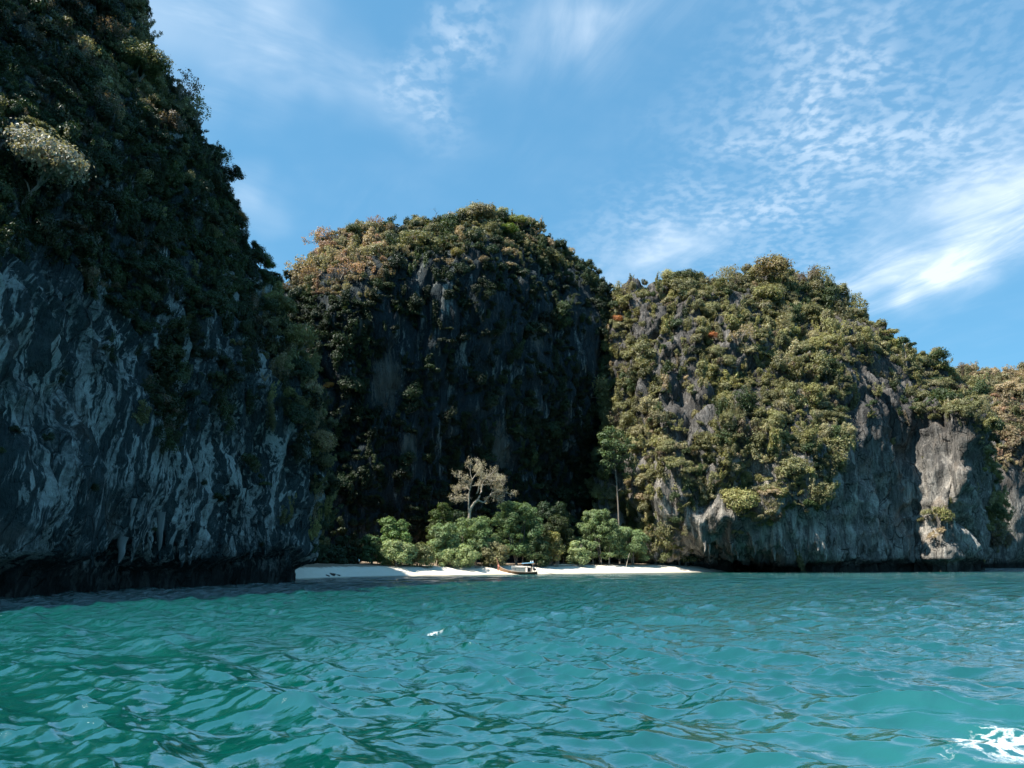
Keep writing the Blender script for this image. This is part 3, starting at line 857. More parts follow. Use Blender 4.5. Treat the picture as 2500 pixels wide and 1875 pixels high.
def stuff_points(name, label, P, turn, size, pick, tint, group):
    me = bpy.data.meshes.new(name)
    me.vertices.add(len(P)); me.vertices.foreach_set('co', np.asarray(P, np.float32).ravel())
    for nm, ty, ar, f in (('turn', 'FLOAT_VECTOR', turn, 'vector'), ('size', 'FLOAT_VECTOR', size, 'vector'), ('pick', 'INT', pick, 'value'), ('tint', 'FLOAT_COLOR', tint, 'color')):
        a = me.attributes.new(nm, ty, 'POINT')
        a.data.foreach_set(f, np.asarray(ar, np.int32 if ty == 'INT' else np.float32).ravel())
    o = obj(name, me)
    md = o.modifiers.new('cover', 'NODES'); md.node_group = group
    tag(o, label, 'foliage', kind='stuff')
    return o
def poisson(cand, rad, pts0=None, factor=1.0):
    cell = {}
    keep = []
    cs = 4.0
    for i in range(len(cand)):
        p = cand[i]; r = rad[i] * factor
        k = (int(p[0] // cs), int(p[1] // cs), int(p[2] // cs))
        ok = True
        R = int(math.ceil((r + 5.0) / cs)) if r > 2.5 else 1
        for a in range(-R, R + 1):
            for b in range(-R, R + 1):
                for c in range(-R, R + 1):
                    for (q, qr) in cell.get((k[0] + a, k[1] + b, k[2] + c), ()):
                        if (p[0]-q[0])**2 + (p[1]-q[1])**2 + (p[2]-q[2])**2 < (r + qr) ** 2 * 0.25:
                            ok = False; break
                    if not ok: break
                if not ok: break
            if not ok: break
        if ok:
            cell.setdefault(k, []).append((p, r)); keep.append(i)
    return keep
NTREES = {'L': 92, 'C': 84, 'R': 150, 'H': 26}
def vegetate(key):
    rng = np.random.default_rng({'L': 1, 'C': 2, 'R': 3, 'H': 4}[key])
    P = GRIDS[key]
    n = grid_normals(P)
    nsm = n.copy()
    for it in range(3):                                 # calmer normals to lean the trees by
        nsm[1:-1, 1:-1] = (nsm[1:-1, 1:-1] + nsm[2:, 1:-1] + nsm[:-2, 1:-1] + nsm[1:-1, 2:] + nsm[1:-1, :-2]) / 5
    nsm /= np.linalg.norm(nsm, axis=-1, keepdims=True) + 1e-9
    du = np.gradient(P, axis=0); dv = np.gradient(P, axis=1)
    area = np.linalg.norm(np.cross(du, dv), axis=-1)
    px, py = proj(P)
    view = P - np.array([0, 0, CAM_H]); dist = np.linalg.norm(view, axis=-1); view /= dist[..., None]
    face = -(nsm * view).sum(-1)
    dens = density(key, px, py, P)
    vis = (face > -0.30) & (px > -260) & (px < 2720) & (py > -320) & (P[..., 1] > 20)
    wgt = np.where(vis & (dens > 0), area, 0).ravel(); wgt /= wgt.sum(); df = dens.ravel()
    Pf, Nf, pxf, pyf, faf = P.reshape(-1, 3), nsm.reshape(-1, 3), px.ravel(), py.ravel(), face.ravel()
    # single trees
    infr = (pxf > -60) & (pxf < 2540) & (pyf > -60) & (faf > -0.02)
    w2 = wgt * infr * np.clip(df * 1.4 - 0.25, 0, 1); w2 = w2 * (np.where(pyf < 680, 1.0, 0.35) if key == 'C' else 1.0); w2 /= w2.sum()
    cand = rng.choice(len(Pf), 9000, p=w2)
    base = {'L': (1.6, 3.2), 'C': (2.6, 4.6), 'R': (2.8, 5.2), 'H': (3.5, 5.5)}[key]
    rad = rng.uniform(base[0], base[1], len(cand)) * rng.choice([0.6, 0.8, 1.0, 1.35], len(cand))
    fac = {'L': 1.6, 'C': 1.5, 'R': 1.16, 'H': 1.5}[key]
    keep = poisson(Pf[cand], rad, factor=fac)[:NTREES[key]]
    for i in keep:
        p, nn = Pf[cand[i]], Nf[cand[i]]
        c = colour_for(key, pxf[cand[i]], pyf[cand[i]], rng)
        up = np.array([0, 0, 1.0]) * 0.72 + nn * 0.42; up /= np.linalg.norm(up)
        fine = key == 'L'
        dry = c in ('tan', 'pink', 'brown', 'grey') and rng.random() < 0.55
        kind = 'sparse' if dry else rng.choice(['round_fine', 'ragged_fine', 'spread_fine', 'hang_fine']) if fine else rng.choice(['round', 'ragged', 'tall', 'spread'])
        col = np.array(PAL[c]) * rng.uniform(0.85, 1.3)
        make_tree('cliff_tree', LOOK[c] + ' ' + zone(key, pxf[cand[i]], pyf[cand[i]]), 'tree', PLACE[key][1], p - nn * 0.3 - np.array([0, 0, 0.22 * rad[i]]), rad[i] * (1.15 if dry else 1.0), kind, col, rng, up, trunk=not dry)
    # closed cover
    dense_n = {'L': 26000, 'C': 20000, 'R': 24000, 'H': 7000}[key]
    cand = rng.choice(len(Pf), dense_n, p=wgt)
    br = {'L': (0.8, 1.7), 'C': (1.2, 2.3), 'R': (1.2, 2.5), 'H': (1.8, 3.2)}[key]
    rad = br[0] * 0.75 * (br[1] * 1.25 / (br[0] * 0.75)) ** rng.random(dense_n)
    keep = np.array(poisson(Pf[cand], rad, factor=0.72))
    keep = keep[rng.random(len(keep)) < df[cand[keep]]]
    idx = cand[keep]
    rad = rad[keep]
    tint = np.ones((len(idx), 4))
    # drifts of one colour: the choice follows slow noise as well as chance
    nzv = fbm(Pf[idx, 0] / 9, Pf[idx, 1] / 9, Pf[idx, 2] / 9, 2, 77)
    for q in range(len(idx)):
        c = colour_for(key, pxf[idx[q]], pyf[idx[q]], rng)
        if c in ('rust',) and rng.random() < 0.7: c = 'olive'
        tint[q, :3] = np.array(PAL[c]) * rng.uniform(0.7, 1.2) * (0.75 if key == 'C' and pyf[idx[q]] > 690 else 1.0) * (1 + 0.35 * nzv[q])  # tint lowered on the dome face to paint in its shade
    turn = np.stack([rng.normal(0, 0.28, len(idx)), rng.normal(0, 0.28, len(idx)), rng.uniform(0, 6.28, len(idx))], 1)
    size = rad[:, None] * np.stack([np.ones(len(idx)), np.ones(len(idx)), rng.uniform(0.7, 1.7, len(idx))], 1)
    pos = Pf[idx] + Nf[idx] * (rad * 0.25)[:, None] - np.array([0, 0, 0.5]) * rad[:, None]
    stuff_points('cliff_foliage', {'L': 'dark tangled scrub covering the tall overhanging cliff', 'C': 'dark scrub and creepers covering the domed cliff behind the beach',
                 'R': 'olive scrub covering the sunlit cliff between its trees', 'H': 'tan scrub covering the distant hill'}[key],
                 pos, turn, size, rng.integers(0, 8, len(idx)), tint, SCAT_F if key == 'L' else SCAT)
    print('vegetation', key, len(idx))
for key in 'LCRH':
    vegetate(key)

# ---------------------------------------------------------------- single trees one can pick out on the cliffs
def surf(key, px, py):
    P = GRIDS[key]
    u, v = proj(P)
    d2 = (u - px) ** 2 + (v - py) ** 2
    dist = np.linalg.norm(P - np.array([0, 0, CAM_H]), axis=-1)
    near = np.where(d2 < max(64.0, d2.min() * 1.5), dist, 1e9)
    i = np.unravel_index(np.argmin(near), near.shape)
    n = grid_normals(P[max(0, i[0]-6):i[0]+7, max(0, i[1]-6):i[1]+7]).mean((0, 1))
    return P[i], n / np.linalg.norm(n), dist[i]
SPECIAL = [   # key, px, py (foot), radius in px, crown, colour, stretch, name, label
 ('L', 42, 440, 92, 'round_fine', (0.34, 0.325, 0.26), 1.05, 'cliff_tree', 'large pale silvery leaved tree catching the sun on the dark cliff'),
 ('L', 203, 478, 16, 'round_fine', (0.45, 0.11, 0.05), 1.0, 'cliff_shrub', 'small bright red shrub below the pale silvery tree'),
 ('L', 492, 330, 52, 'sparse', PAL['grey'], 1.1, 'cliff_tree', 'open feathery tree leaning out over the ridge of the dark cliff'),
 ('L', 530, 395, 42, 'hang_fine', (0.12, 0.13, 0.06), 1.1, 'cliff_tree', 'drooping tree hanging from the ridge of the dark cliff'),
 ('L', 440, 255, 44, 'sparse', (0.17, 0.13, 0.10), 1.1, 'cliff_tree', 'brown twiggy tree near the top of the dark ridge'),
 ('L', 345, 200, 60, 'round_fine', (0.17, 0.18, 0.08), 1.0, 'cliff_tree', 'broad sunlit olive tree on the upper ridge of the dark cliff'),
 ('L', 255, 120, 50, 'sparse', (0.22, 0.15, 0.10), 1.0, 'cliff_tree', 'dry brownish tree at the top of the dark cliff'),
 ('L', 592, 545, 22, 'round_fine', (0.34, 0.19, 0.06), 1.0, 'cliff_shrub', 'orange brown shrub on the sheer edge of the dark cliff'),
 ('L', 640, 660, 30, 'round_fine', (0.10, 0.13, 0.03), 1.0, 'cliff_tree', 'sunlit green tree where the dark cliff edge meets the sky'),
 ('L', 722, 870, 50, 'round_fine', (0.26, 0.22, 0.09), 1.1, 'cliff_tree', 'golden lit bushy tree on the edge of the dark cliff'),  # on these edge trees the low golden light is in the leaf colour
 ('L', 760, 985, 26, 'round_fine', (0.30, 0.25, 0.10), 1.0, 'cliff_shrub', 'pale golden lit shrub on the edge of the dark cliff'),
 ('L', 782, 1110, 42, 'round_fine', (0.30, 0.22, 0.11), 1.0, 'cliff_tree', 'tan lit tree low on the edge of the dark cliff'),
 ('L', 690, 770, 38, 'round_fine', (0.20, 0.18, 0.07), 1.0, 'cliff_tree', 'olive lit tree high on the edge of the dark cliff'),
 ('C', 802, 945, 13, 'round', (0.46, 0.22, 0.05), 1.0, 'cliff_shrub', 'small glowing orange shrub against the shaded cliff'),
 ('C', 827, 690, 46, 'sparse', PAL['pink'], 1.0, 'cliff_tree', 'wide pinkish dry tree on the shoulder of the domed cliff'),
 ('C', 764, 700, 40, 'sparse', (0.30, 0.20, 0.13), 1.0, 'cliff_tree', 'pale brown dry tree at the lower shoulder of the domed cliff'),
 ('C', 869, 575, 26, 'round', (0.09, 0.11, 0.04), 1.0, 'cliff_tree', 'rounded green tree standing up from the dome skyline'),
 ('C', 924, 565, 32, 'sparse', (0.34, 0.19, 0.11), 1.0, 'cliff_tree', 'orange tinted dry tree on the dome skyline'),
 ('C', 1080, 598, 15, 'round', (0.42, 0.19, 0.05), 1.0, 'cliff_shrub', 'small orange shrub under the crest of the dome'),
 ('C', 1116, 625, 20, 'round', (0.24, 0.20, 0.06), 1.0, 'cliff_shrub', 'yellow brown shrub below the crest of the dome'),
 ('C', 1238, 575, 28, 'round', (0.15, 0.20, 0.03), 1.0, 'cliff_tree', 'bright yellow green tree near the top of the dome'),
 ('C', 1262, 550, 30, 'spread', (0.20, 0.22, 0.06), 1.0, 'cliff_tree', 'flat topped light green tree on the dome skyline'),
 ('C', 1175, 545, 44, 'round', (0.24, 0.21, 0.12), 0.9, 'cliff_tree', 'pale tan tree crowning the summit of the dome'),
 ('R', 1672, 700, 40, 'round', (0.07, 0.085, 0.03), 0.9, 'cliff_tree', 'dark green tree standing on the saddle of the sunlit cliff'),
 ('R', 1762, 715, 32, 'tall', (0.17, 0.17, 0.06), 0.8, 'cliff_tree', 'upright olive tree on the crest of the sunlit cliff'),
 ('R', 1878, 690, 50, 'round', (0.25, 0.20, 0.10), 1.0, 'cliff_tree', 'tan domed tree crowning the highest point of the sunlit cliff'),
 ('R', 1969, 700, 32, 'sparse', (0.17, 0.12, 0.08), 1.0, 'cliff_tree', 'brown twiggy tree on the crest of the sunlit cliff'),
 ('R', 1510, 785, 18, 'round', (0.40, 0.16, 0.05), 1.0, 'cliff_shrub', 'rusty orange shrub where the two cliffs meet'),
 ('R', 1748, 825, 15, 'round', (0.40, 0.15, 0.06), 1.0, 'cliff_shrub', 'small red brown shrub beside dark bare rock'),
 ('R', 2285, 905, 34, 'tall', (0.05, 0.075, 0.025), 0.8, 'cliff_tree', 'dark upright tree at the falling end of the sunlit ridge'),
]
rs = np.random.default_rng(77)
for key, px, py, rpx, kind, colr, zs, nm, lab in SPECIAL:
    p, n, dist = surf(key, px, py)
    r = rpx * dist / F_PX
    up = np.array([0, 0, 1.0]) + n * 0.35; up /= np.linalg.norm(up)
    make_tree(nm, lab, 'tree' if nm == 'cliff_tree' else 'shrub', None, p + (n * 1.9 - np.array([0, 0, 0.5 * r]) if 'silvery leaved' in lab else -0.2 * n), r, kind, colr, rs, up, trunk=kind != 'sparse', zs=zs)

def wood_tree(name, label, group, loc, size, seed, depth=4, up=0.2, spread=0.55, mat=BARK, leaves=0, leafcol=None, cat='tree'):
    rng = np.random.default_rng(seed)
    e = empty(name, Vector([float(v) for v in loc])); tag(e, label, cat, group)
    mb = MB(); tips = []
    branch(mb, (0, 0, -0.6), (0.1, 0, 1), size * 0.45, size * 0.035, depth, rng, tips, spread, 5, up)
    obj('branches', mb.mesh('branches', mat), e)
    if leaves:
        C = np.array([t[0] for t in tips]); C = np.repeat(C, max(1, leaves // len(C)), 0); C = C + rng.normal(size=C.shape) * 0.25
        N = rng.normal(size=C.shape) + np.array([0, 0, 0.8]); N /= np.linalg.norm(N, axis=1)[:, None]
        V, Fq = leaf_cards(C, N, rng.uniform(0.10, 0.22, len(C)), rng)
        c = obj('leaves', mesh_np('leaves', V, Fq, LEAF), e); c.color = (*leafcol, 1)
    return e
for q, (px, py, key, sz, lab) in enumerate([
        (1055, 550, 'C', 7.5, 'tall bare twiggy tree sticking up from the dome skyline'),
        (789, 595, 'C', 6.5, 'bare grey tree on the left slope of the dome skyline'),
        (705, 672, 'C', 6.0, 'bare grey tree low on the dome slope beside the dark cliff'),
        (742, 628, 'C', 5.5, 'bare grey tree between two others on the dome slope'),
        (1105, 545, 'C', 4.5, 'short bare twigs beside the summit of the dome'),
        (610, 530, 'L', 3.0, 'bare grey twigs on the sheer edge of the dark cliff'),
        (2150, 840, 'R', 6.0, 'bare grey tree on the falling ridge of the sunlit cliff'),
        (1745, 715, 'R', 4.5, 'bare twigs on the crest of the sunlit cliff')]):
    p, n, dist = surf(key, px, py)
    wood_tree('bare_tree', lab, None, p, sz, 500 + q, depth=4, mat=BARK)

# the flat-topped tree on the skyline of the sunlit cliff
p, n, dist = surf('R', 2212, 880)
e = empty('umbrella_tree', Vector([float(v) for v in p])); tag(e, 'dark flat-layered umbrella tree rising alone above the falling ridge', 'tree')
mb = MB().tube([(0, 0, -1), (0.2, 0, 2.5), (-0.2, 0, 5), (0.1, 0, 7.2)], [0.22, 0.18, 0.15, 0.1], 6)
mb.tube([(-0.2, 0, 5), (1.4, 0, 5.6), (3.0, 0, 5.8)], [0.12, 0.09, 0.05], 5).tube([(0, 0, 4.4), (-1.2, 0, 5.2)], [0.1, 0.06], 5)
obj('trunk', mb.mesh('trunk', BARK), e)
rng = np.random.default_rng(9)
V, Fq = lobes_to_leaves([(np.array(c), np.array(r)) for c, r in (((0.0, 0, 7.4), (1.5, 1.4, 0.9)), ((1.0, 0.3, 6.9), (1.0, 1, 0.6)), ((-1.1, 0, 6.6), (1.0, 1, 0.6)), ((2.9, 0, 6.0), (1.1, 1, 0.45)), ((-1.3, 0.2, 5.4), (0.9, 0.9, 0.5)), ((1.6, 0, 5.3), (0.8, 0.8, 0.5)))], 26, 0.24, rng)
c = obj('crown', mesh_np('crown', V, Fq, LEAF), e); c.color = (0.055, 0.085, 0.025, 1)

# ---------------------------------------------------------------- trees along the beach
def beach_tree(px0, px1, py_top, off, color, seed, label, name='beach_tree', squat=1.0, group=None, leaf=0.20, per=34, stems=4, low=0.0):
    rng = np.random.default_rng(seed)
    pxm = (px0 + px1) / 2
    off = 9.5 + (off - 17) * 0.9
    base = beach_point(pxm, off)
    D = base[1]
    hw = (px1 - px0) / 2 * D / F_PX
    H = at(pxm, py_top, D)[2] - base[2]
    e = empty(name, Vector([float(v) for v in base])); tag(e, label, 'tree' if H > 6 else 'bush', group)
    lobes = []
    n = int(18 + hw * H * 1.0)
    for i in range(n):
        z = rng.uniform(0.10 + low, 0.95)
        w = math.sqrt(max(0.05, 1 - (abs(z - 0.42) / 0.62) ** 2.2))
        a = rng.uniform(0, 6.28); q = math.sqrt(rng.uniform(0.15, 1.0))
        r = rng.uniform(0.75, 1.55) * min(1.0, 0.45 + hw / 8)
        x, y = math.cos(a) * q * w * (hw - r * 0.55), math.sin(a) * q * w * (min(hw, 5.5) - r * 0.5)
        lobes.append((np.array([x, y, z * (H - r * 0.6)]), np.array([r, r, r * 0.72])))
    V, Fq = leaves_m(lobes, leaf, per, rng)
    c = obj('crown', mesh_np('crown', V, Fq, LEAF), e); c.color = (*color, 1)
    mb = MB()
    for k in range(stems):
        a = rng.uniform(0, 6.28); w = rng.uniform(0.1, 0.5) * hw
        x0, y0 = rng.normal() * hw * 0.18, rng.normal() * 0.5
        x1, y1, z1 = x0 + math.cos(a) * w, y0 + math.sin(a) * w * 0.6, H * rng.uniform(0.45, 0.8)
        mb.tube([(x0, y0, -0.3), (x0 + (x1 - x0) * 0.25 + rng.normal() * 0.15, y0, z1 * 0.35), (x0 + (x1 - x0) * 0.65, (y0 + y1) / 2, z1 * 0.7), (x1, y1, z1)], np.array([0.16, 0.12, 0.09, 0.04]) * (0.6 + H / 20), 6)
    obj('trunk', mb.mesh('trunk', BARK_PALE if 'pale' in label else BARK), e)
    return e
def leaves_m(lobes, leaf, per, rng):
    Cs, Ns, Ss = [], [], []
    for c, r in lobes:
        k = int(per * 4.2 * r[0] ** 2 + 30)
        d = rng.normal(size=(k, 3)); d[:, 2] = d[:, 2] * 0.9 + 0.3
        d /= np.linalg.norm(d, axis=1)[:, None]
        wob = 1 + 0.28 * fbm(d[:, 0] * 2 + c[0], d[:, 1] * 2 + c[1], d[:, 2] * 2 + c[2], 2, 2)
        p = c + d * r * (rng.uniform(0.5, 1.08, k) ** 0.6 * wob)[:, None]
        nn = d + rng.normal(size=(k, 3)) * 0.42 + np.array([0, 0, 0.35]); nn /= np.linalg.norm(nn, axis=1)[:, None]
        Cs.append(p); Ns.append(nn); Ss.append(rng.uniform(leaf * 0.6, leaf * 1.3, k))
    return leaf_cards(np.concatenate(Cs), np.concatenate(Ns), np.concatenate(Ss), rng)
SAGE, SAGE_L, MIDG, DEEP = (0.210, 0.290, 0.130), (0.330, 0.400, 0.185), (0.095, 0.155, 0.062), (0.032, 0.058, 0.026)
BT = [
 (915, 1003, 1254, 22, (0.14, 0.22, 0.075), 'rounded green tree at the shaded end of the beach tree line'),
 (922, 1012, 1312, 18, SAGE_L, 'light green bush with stems on the sand at the shaded end'),
 (985, 1062, 1322, 18, (0.20, 0.22, 0.09), 'low yellow green bush spreading onto the sand'),
 (1040, 1108, 1218, 30, (0.075, 0.11, 0.03), 'small dark tree with sunlit top left of the bare pale tree'),
 (1038, 1120, 1272, 21, SAGE, 'sage green tree below the small dark tree'),
 (1090, 1215, 1256, 23, (0.185, 0.26, 0.11), 'broad sage tree in front of the bare pale tree'),
 (1060, 1170, 1326, 17, SAGE_L, 'low pale green bush along the sand, middle of the beach'),
 (1195, 1328, 1216, 24, (0.145, 0.22, 0.092), 'tallest broad green tree behind the longtail boat'),
 (1160, 1244, 1320, 17, (0.25, 0.24, 0.12), 'pale yellowish bush with forked pale stems beside the boat prow'),
 (1270, 1345, 1306, 19, (0.08, 0.12, 0.05), 'dark green bush right behind the boat stern'),
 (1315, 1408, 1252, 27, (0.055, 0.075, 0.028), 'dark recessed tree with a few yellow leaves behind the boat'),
 (1408, 1518, 1238, 24, (0.20, 0.27, 0.12), 'large sage tree under the slender tall tree'),
 (1385, 1440, 1316, 19, SAGE_L, 'small pale bush at the foot of the large sage tree'),
 (1492, 1588, 1281, 23, SAGE, 'rounded sage tree left of the sunlit cliff foot'),
 (1572, 1650, 1286, 24, (0.20, 0.22, 0.095), 'last yellowish green tree before the sunlit cliff'),
 (1322, 1378, 1292, 19, (0.26, 0.25, 0.09), 'yellow leaved bush in the gap right of the boat'),
 (876, 930, 1296, 24, MIDG, 'dark bush in shade beside the rounded green tree'),
]
for i, (a, b, t, off, colr, lab) in enumerate(BT):
    beach_tree(a, b, t, off, colr, 600 + i, lab, name='beach_tree' if (1385 - t) > 70 else 'beach_bush', group='trees along the beach', low=0.0 if t > 1290 else 0.05)
DK = [(760, 1318, 30), (812, 1335, 30), (845, 1302, 33), (1105, 1240, 34), (1345, 1215, 34), (1445, 1260, 36), (1620, 1225, 30), (1660, 1250, 20)]  # back row: leaf colour darkened to carry the shade there
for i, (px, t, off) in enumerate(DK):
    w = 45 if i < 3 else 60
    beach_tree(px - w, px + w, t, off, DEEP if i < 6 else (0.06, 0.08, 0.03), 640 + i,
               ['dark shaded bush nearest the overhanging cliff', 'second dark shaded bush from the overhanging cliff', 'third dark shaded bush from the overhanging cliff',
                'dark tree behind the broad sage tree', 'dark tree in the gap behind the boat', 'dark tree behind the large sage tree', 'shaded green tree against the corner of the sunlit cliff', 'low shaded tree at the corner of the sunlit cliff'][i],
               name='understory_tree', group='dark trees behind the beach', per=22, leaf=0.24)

# slender tall tree
base = beach_point(1513, 21)
D = base[1]
e = empty('slender_tree', Vector([float(v) for v in base])); tag(e, 'slender tall tree with a long thin trunk and irregular green crown', 'tree')
def rel(px, py, dy=0.0):
    return at(px, py, D + dy) - base
mb = MB().tube([rel(1514, 1385), rel(1512, 1300), rel(1509, 1230), rel(1505, 1175), rel(1500, 1120), rel(1497, 1070)], [0.30, 0.26, 0.22, 0.20, 0.14, 0.06], 8)
for (x0, y0, x1, y1, dy) in ((1503, 1150, 1475, 1120, -1), (1502, 1140, 1530, 1105, -0.5), (1500, 1110, 1472, 1070, 1), (1499, 1100, 1525, 1075, 1), (1507, 1200, 1535, 1185, 0), (1506, 1190, 1480, 1180, 0)):
    mb.tube([rel(x0, y0), rel((x0 + x1) / 2, (y0 + y1) / 2 - 3, dy / 2), rel(x1, y1, dy)], [0.11, 0.07, 0.03], 5)
obj('trunk', mb.mesh('trunk', BARK), e)
rng = np.random.default_rng(31)
lob = []
for (x, y, r, dy) in ((1490, 1052, 18, 0), (1470, 1064, 15, -1), (1512, 1062, 15, 0), (1530, 1078, 14, 1), (1478, 1082, 16, -2), (1500, 1085, 17, -2), (1520, 1095, 15, -1), (1545, 1090, 10, 0), (1465, 1104, 13, 0), (1486, 1110, 16, -2), (1508, 1118, 16, -1),
                      (1535, 1118, 15, 1), (1475, 1130, 12, -1), (1492, 1138, 12, -1), (1522, 1140, 14, 0), (1545, 1135, 11, 1), (1484, 1152, 9, 0), (1530, 1160, 12, 0), (1552, 1158, 8, 0)):
    R = r * D / F_PX
    lob.append((rel(x, y, dy), np.array([R, R, R * 0.75])))
V, Fq = leaves_m(lob, 0.27, 20, rng)
c = obj('crown', mesh_np('crown', V, Fq, LEAF), e); c.color = (0.115, 0.165, 0.07, 1)

# bare pale tree standing over the bushes
base = beach_point(1140, 19); D = base[1]
e = empty('bare_pale_tree', Vector([float(v) for v in base])); tag(e, 'gnarled pale tree with twisting bare limbs and sparse tan twigs', 'tree')
LIMBS = [ ([(1138, 1390), (1141, 1300), (1145, 1262), (1150, 1240), (1158, 1228), (1166, 1221)], (0.48, 0.28), 0),
 ([(1166, 1221), (1172, 1208), (1176, 1192), (1179, 1178), (1187, 1168), (1200, 1156), (1214, 1149)], (0.26, 0.06), 1),
 ([(1164, 1205), (1168, 1196), (1170, 1182), (1175, 1170), (1172, 1152), (1177, 1136)], (0.18, 0.05), -1.5),
 ([(1145, 1258), (1144, 1232), (1145, 1205), (1149, 1188), (1152, 1172), (1148, 1152), (1150, 1130)], (0.24, 0.05), -1),
 ([(1166, 1221), (1173, 1224), (1180, 1227), (1186, 1222), (1190, 1215), (1198, 1211), (1208, 1215), (1222, 1218)], (0.22, 0.06), 1.5),
 ([(1196, 1211), (1200, 1204), (1212, 1201), (1222, 1199), (1236, 1204), (1252, 1206)], (0.15, 0.04), 2.5),
 ([(1200, 1205), (1202, 1196), (1212, 1188), (1223, 1182)], (0.09, 0.03), 0.5),
 ([(1145, 1226), (1134, 1220), (1122, 1216), (1108, 1217)], (0.13, 0.03), -1),
 ([(1145, 1194), (1134, 1191), (1124, 1196), (1114, 1190)], (0.12, 0.03), 1.5),
 ([(1152, 1186), (1166, 1185), (1182, 1184), (1194, 1180), (1206, 1172), (1218, 1165)], (0.13, 0.03), 2.0),
 ([(1149, 1188), (1140, 1176), (1128, 1168), (1116, 1160)], (0.11, 0.03), -2),
 ([(1152, 1172), (1160, 1160), (1168, 1146), (1160, 1132)], (0.10, 0.03), 2),
 ([(1187, 1168), (1196, 1172), (1210, 1174), (1224, 1172)], (0.09, 0.03), -1.5)]
mb = MB(); tw = MB(); tips = []
rng = np.random.default_rng(51)
for pts, (r0, r1), dy in LIMBS:
    n = len(pts)
    Q = np.array([rel(x, y, dy * i / (n - 1) * 1.3) for i, (x, y) in enumerate(pts)])
    Q = catmull(Q, np.linspace(0, n - 1, n * 3)) + rng.normal(size=(n * 3, 3)) * 0.04
    mb.tube(Q, np.linspace(r0, r1, len(Q)), 7)
    if r0 > 0.4: continue
    for k in range(13):
        t = rng.uniform(0.30, 1.0); i = int(t * (len(Q) - 1))
        o0 = Q[i]
        cen = rel(1170, 1200)
        d = (o0 - cen); d /= np.linalg.norm(d) + 1e-6
        d = d * 0.7 + rng.normal(size=3) * 0.5 + np.array([0, 0, 0.25]); d /= np.linalg.norm(d)
        branch(tw, o0, d, rng.uniform(0.6, 1.2), 0.04, 2, rng, tips, 0.7, 3, 0.1)
obj('trunk', mb.mesh('trunk', BARK_PALE, True), e)
obj('twigs', tw.mesh('twigs', BARK_PALE), e)
C = np.array([t[0] for t in tips]); C = np.repeat(C, 4, 0); C = C + rng.normal(size=C.shape) * 0.22
N = rng.normal(size=C.shape) + np.array([0, 0, 0.8]); N /= np.linalg.norm(N, axis=1)[:, None]
V, Fq = leaf_cards(C, N, rng.uniform(0.07, 0.16, len(C)), rng)
c = obj('leaves', mesh_np('leaves', V, Fq, LEAF), e); c.color = (0.47, 0.43, 0.34, 1)

# ---------------------------------------------------------------- stalactites on the dark cliff
STAL = simple('stalactite_stone', (0.20, 0.21, 0.20), 0.85, 0.15, 0.7, 1.6, 0.8)
STAL_D = simple('stalactite_dark', (0.07, 0.085, 0.088), 0.85, 0.15, 0.6, 1.2, 0.6)
def stal_mesh(seed, mat):
    rng = np.random.default_rng(seed)
    n, k = 10, 9
    z = np.linspace(0, -1, n)
    rad = np.interp(-z, [0, 0.15, 0.5, 0.85, 1.0], [0.17, 0.15, 0.115, 0.07, 0.01])
    th = np.arange(k + 1) / k * 6.2832
    P = np.zeros((n, k + 1, 3))
    for i in range(n):
        w = 1 + 0.28 * np.array([vnoise(np.array([math.cos(t) * 1.6]), np.array([math.sin(t) * 1.6]), np.array([z[i] * 3.0]), seed)[0] for t in th])
        P[i, :, 0] = rad[i] * w * np.cos(th) + 0.03 * math.sin(i * 0.9 + seed); P[i, :, 1] = rad[i] * w * np.sin(th); P[i, :, 2] = z[i]
    return MB().grid(P[:, ::-1]).mesh('stalactite', mat, True)
SM = [stal_mesh(70 + i, STAL) for i in range(3)] + [stal_mesh(80 + i, ROCK_L) for i in range(4)] + [stal_mesh(90 + i, ROCK_R) for i in range(3)]
def stal(cl, key, px, py, length, mi, fat=1.0, outw=-0.05):
    p, n, d = surf(key, px, py)
    o = obj('stalactite', SM[mi], cl)
    o.location = [float(v) for v in (p + n * outw)]
    o.scale = (length * fat, length * fat, length)
    o.rotation_euler = (random.uniform(-0.12, 0.12), random.uniform(-0.12, 0.12), random.uniform(0, 6.28))
rng = np.random.default_rng(15)
Z3 = lambda x, y: (x / 2.602, 950 + y / 2.602)
for (x, y, ln, mi, fat) in ((1290, 540, 2.6, 0, 0.8), (1040, 770, 4.2, 1, 0.7), (790, 960, 2.6, 2, 1.1), (850, 700, 1.9, 0, 0.9), (870, 705, 1.9, 1, 0.7), (1480, 400, 1.8, 2, 1.0), (1440, 790, 2.2, 3, 1.1), (1320, 860, 2.2, 4, 1.1), (960, 960, 1.5, 2, 1.0), (1660, 440, 2.4, 3, 0.7), (1480, 930, 2.4, 1, 0.5), (1560, 640, 3.0, 4, 0.9)):
    stal(CLIFF_L, 'L', *Z3(x, y), ln, mi, fat)
for i in range(46):
    px, py = rng.uniform(230, 735), rng.uniform(1215, 1350)
    stal(CLIFF_L, 'L', px, py, rng.uniform(0.9, 2.4), int(rng.integers(3, 7)) if rng.random() < 0.94 else int(rng.integers(0, 3)), rng.uniform(0.7, 1.5), -0.1)
for i in range(26):
    px, py = rng.uniform(1720, 2200), rng.uniform(1310, 1352)
    stal(CLIFF_R, 'R', px, py, rng.uniform(1.5, 4.0), int(rng.integers(7, 10)), rng.uniform(0.7, 1.2), -0.1)

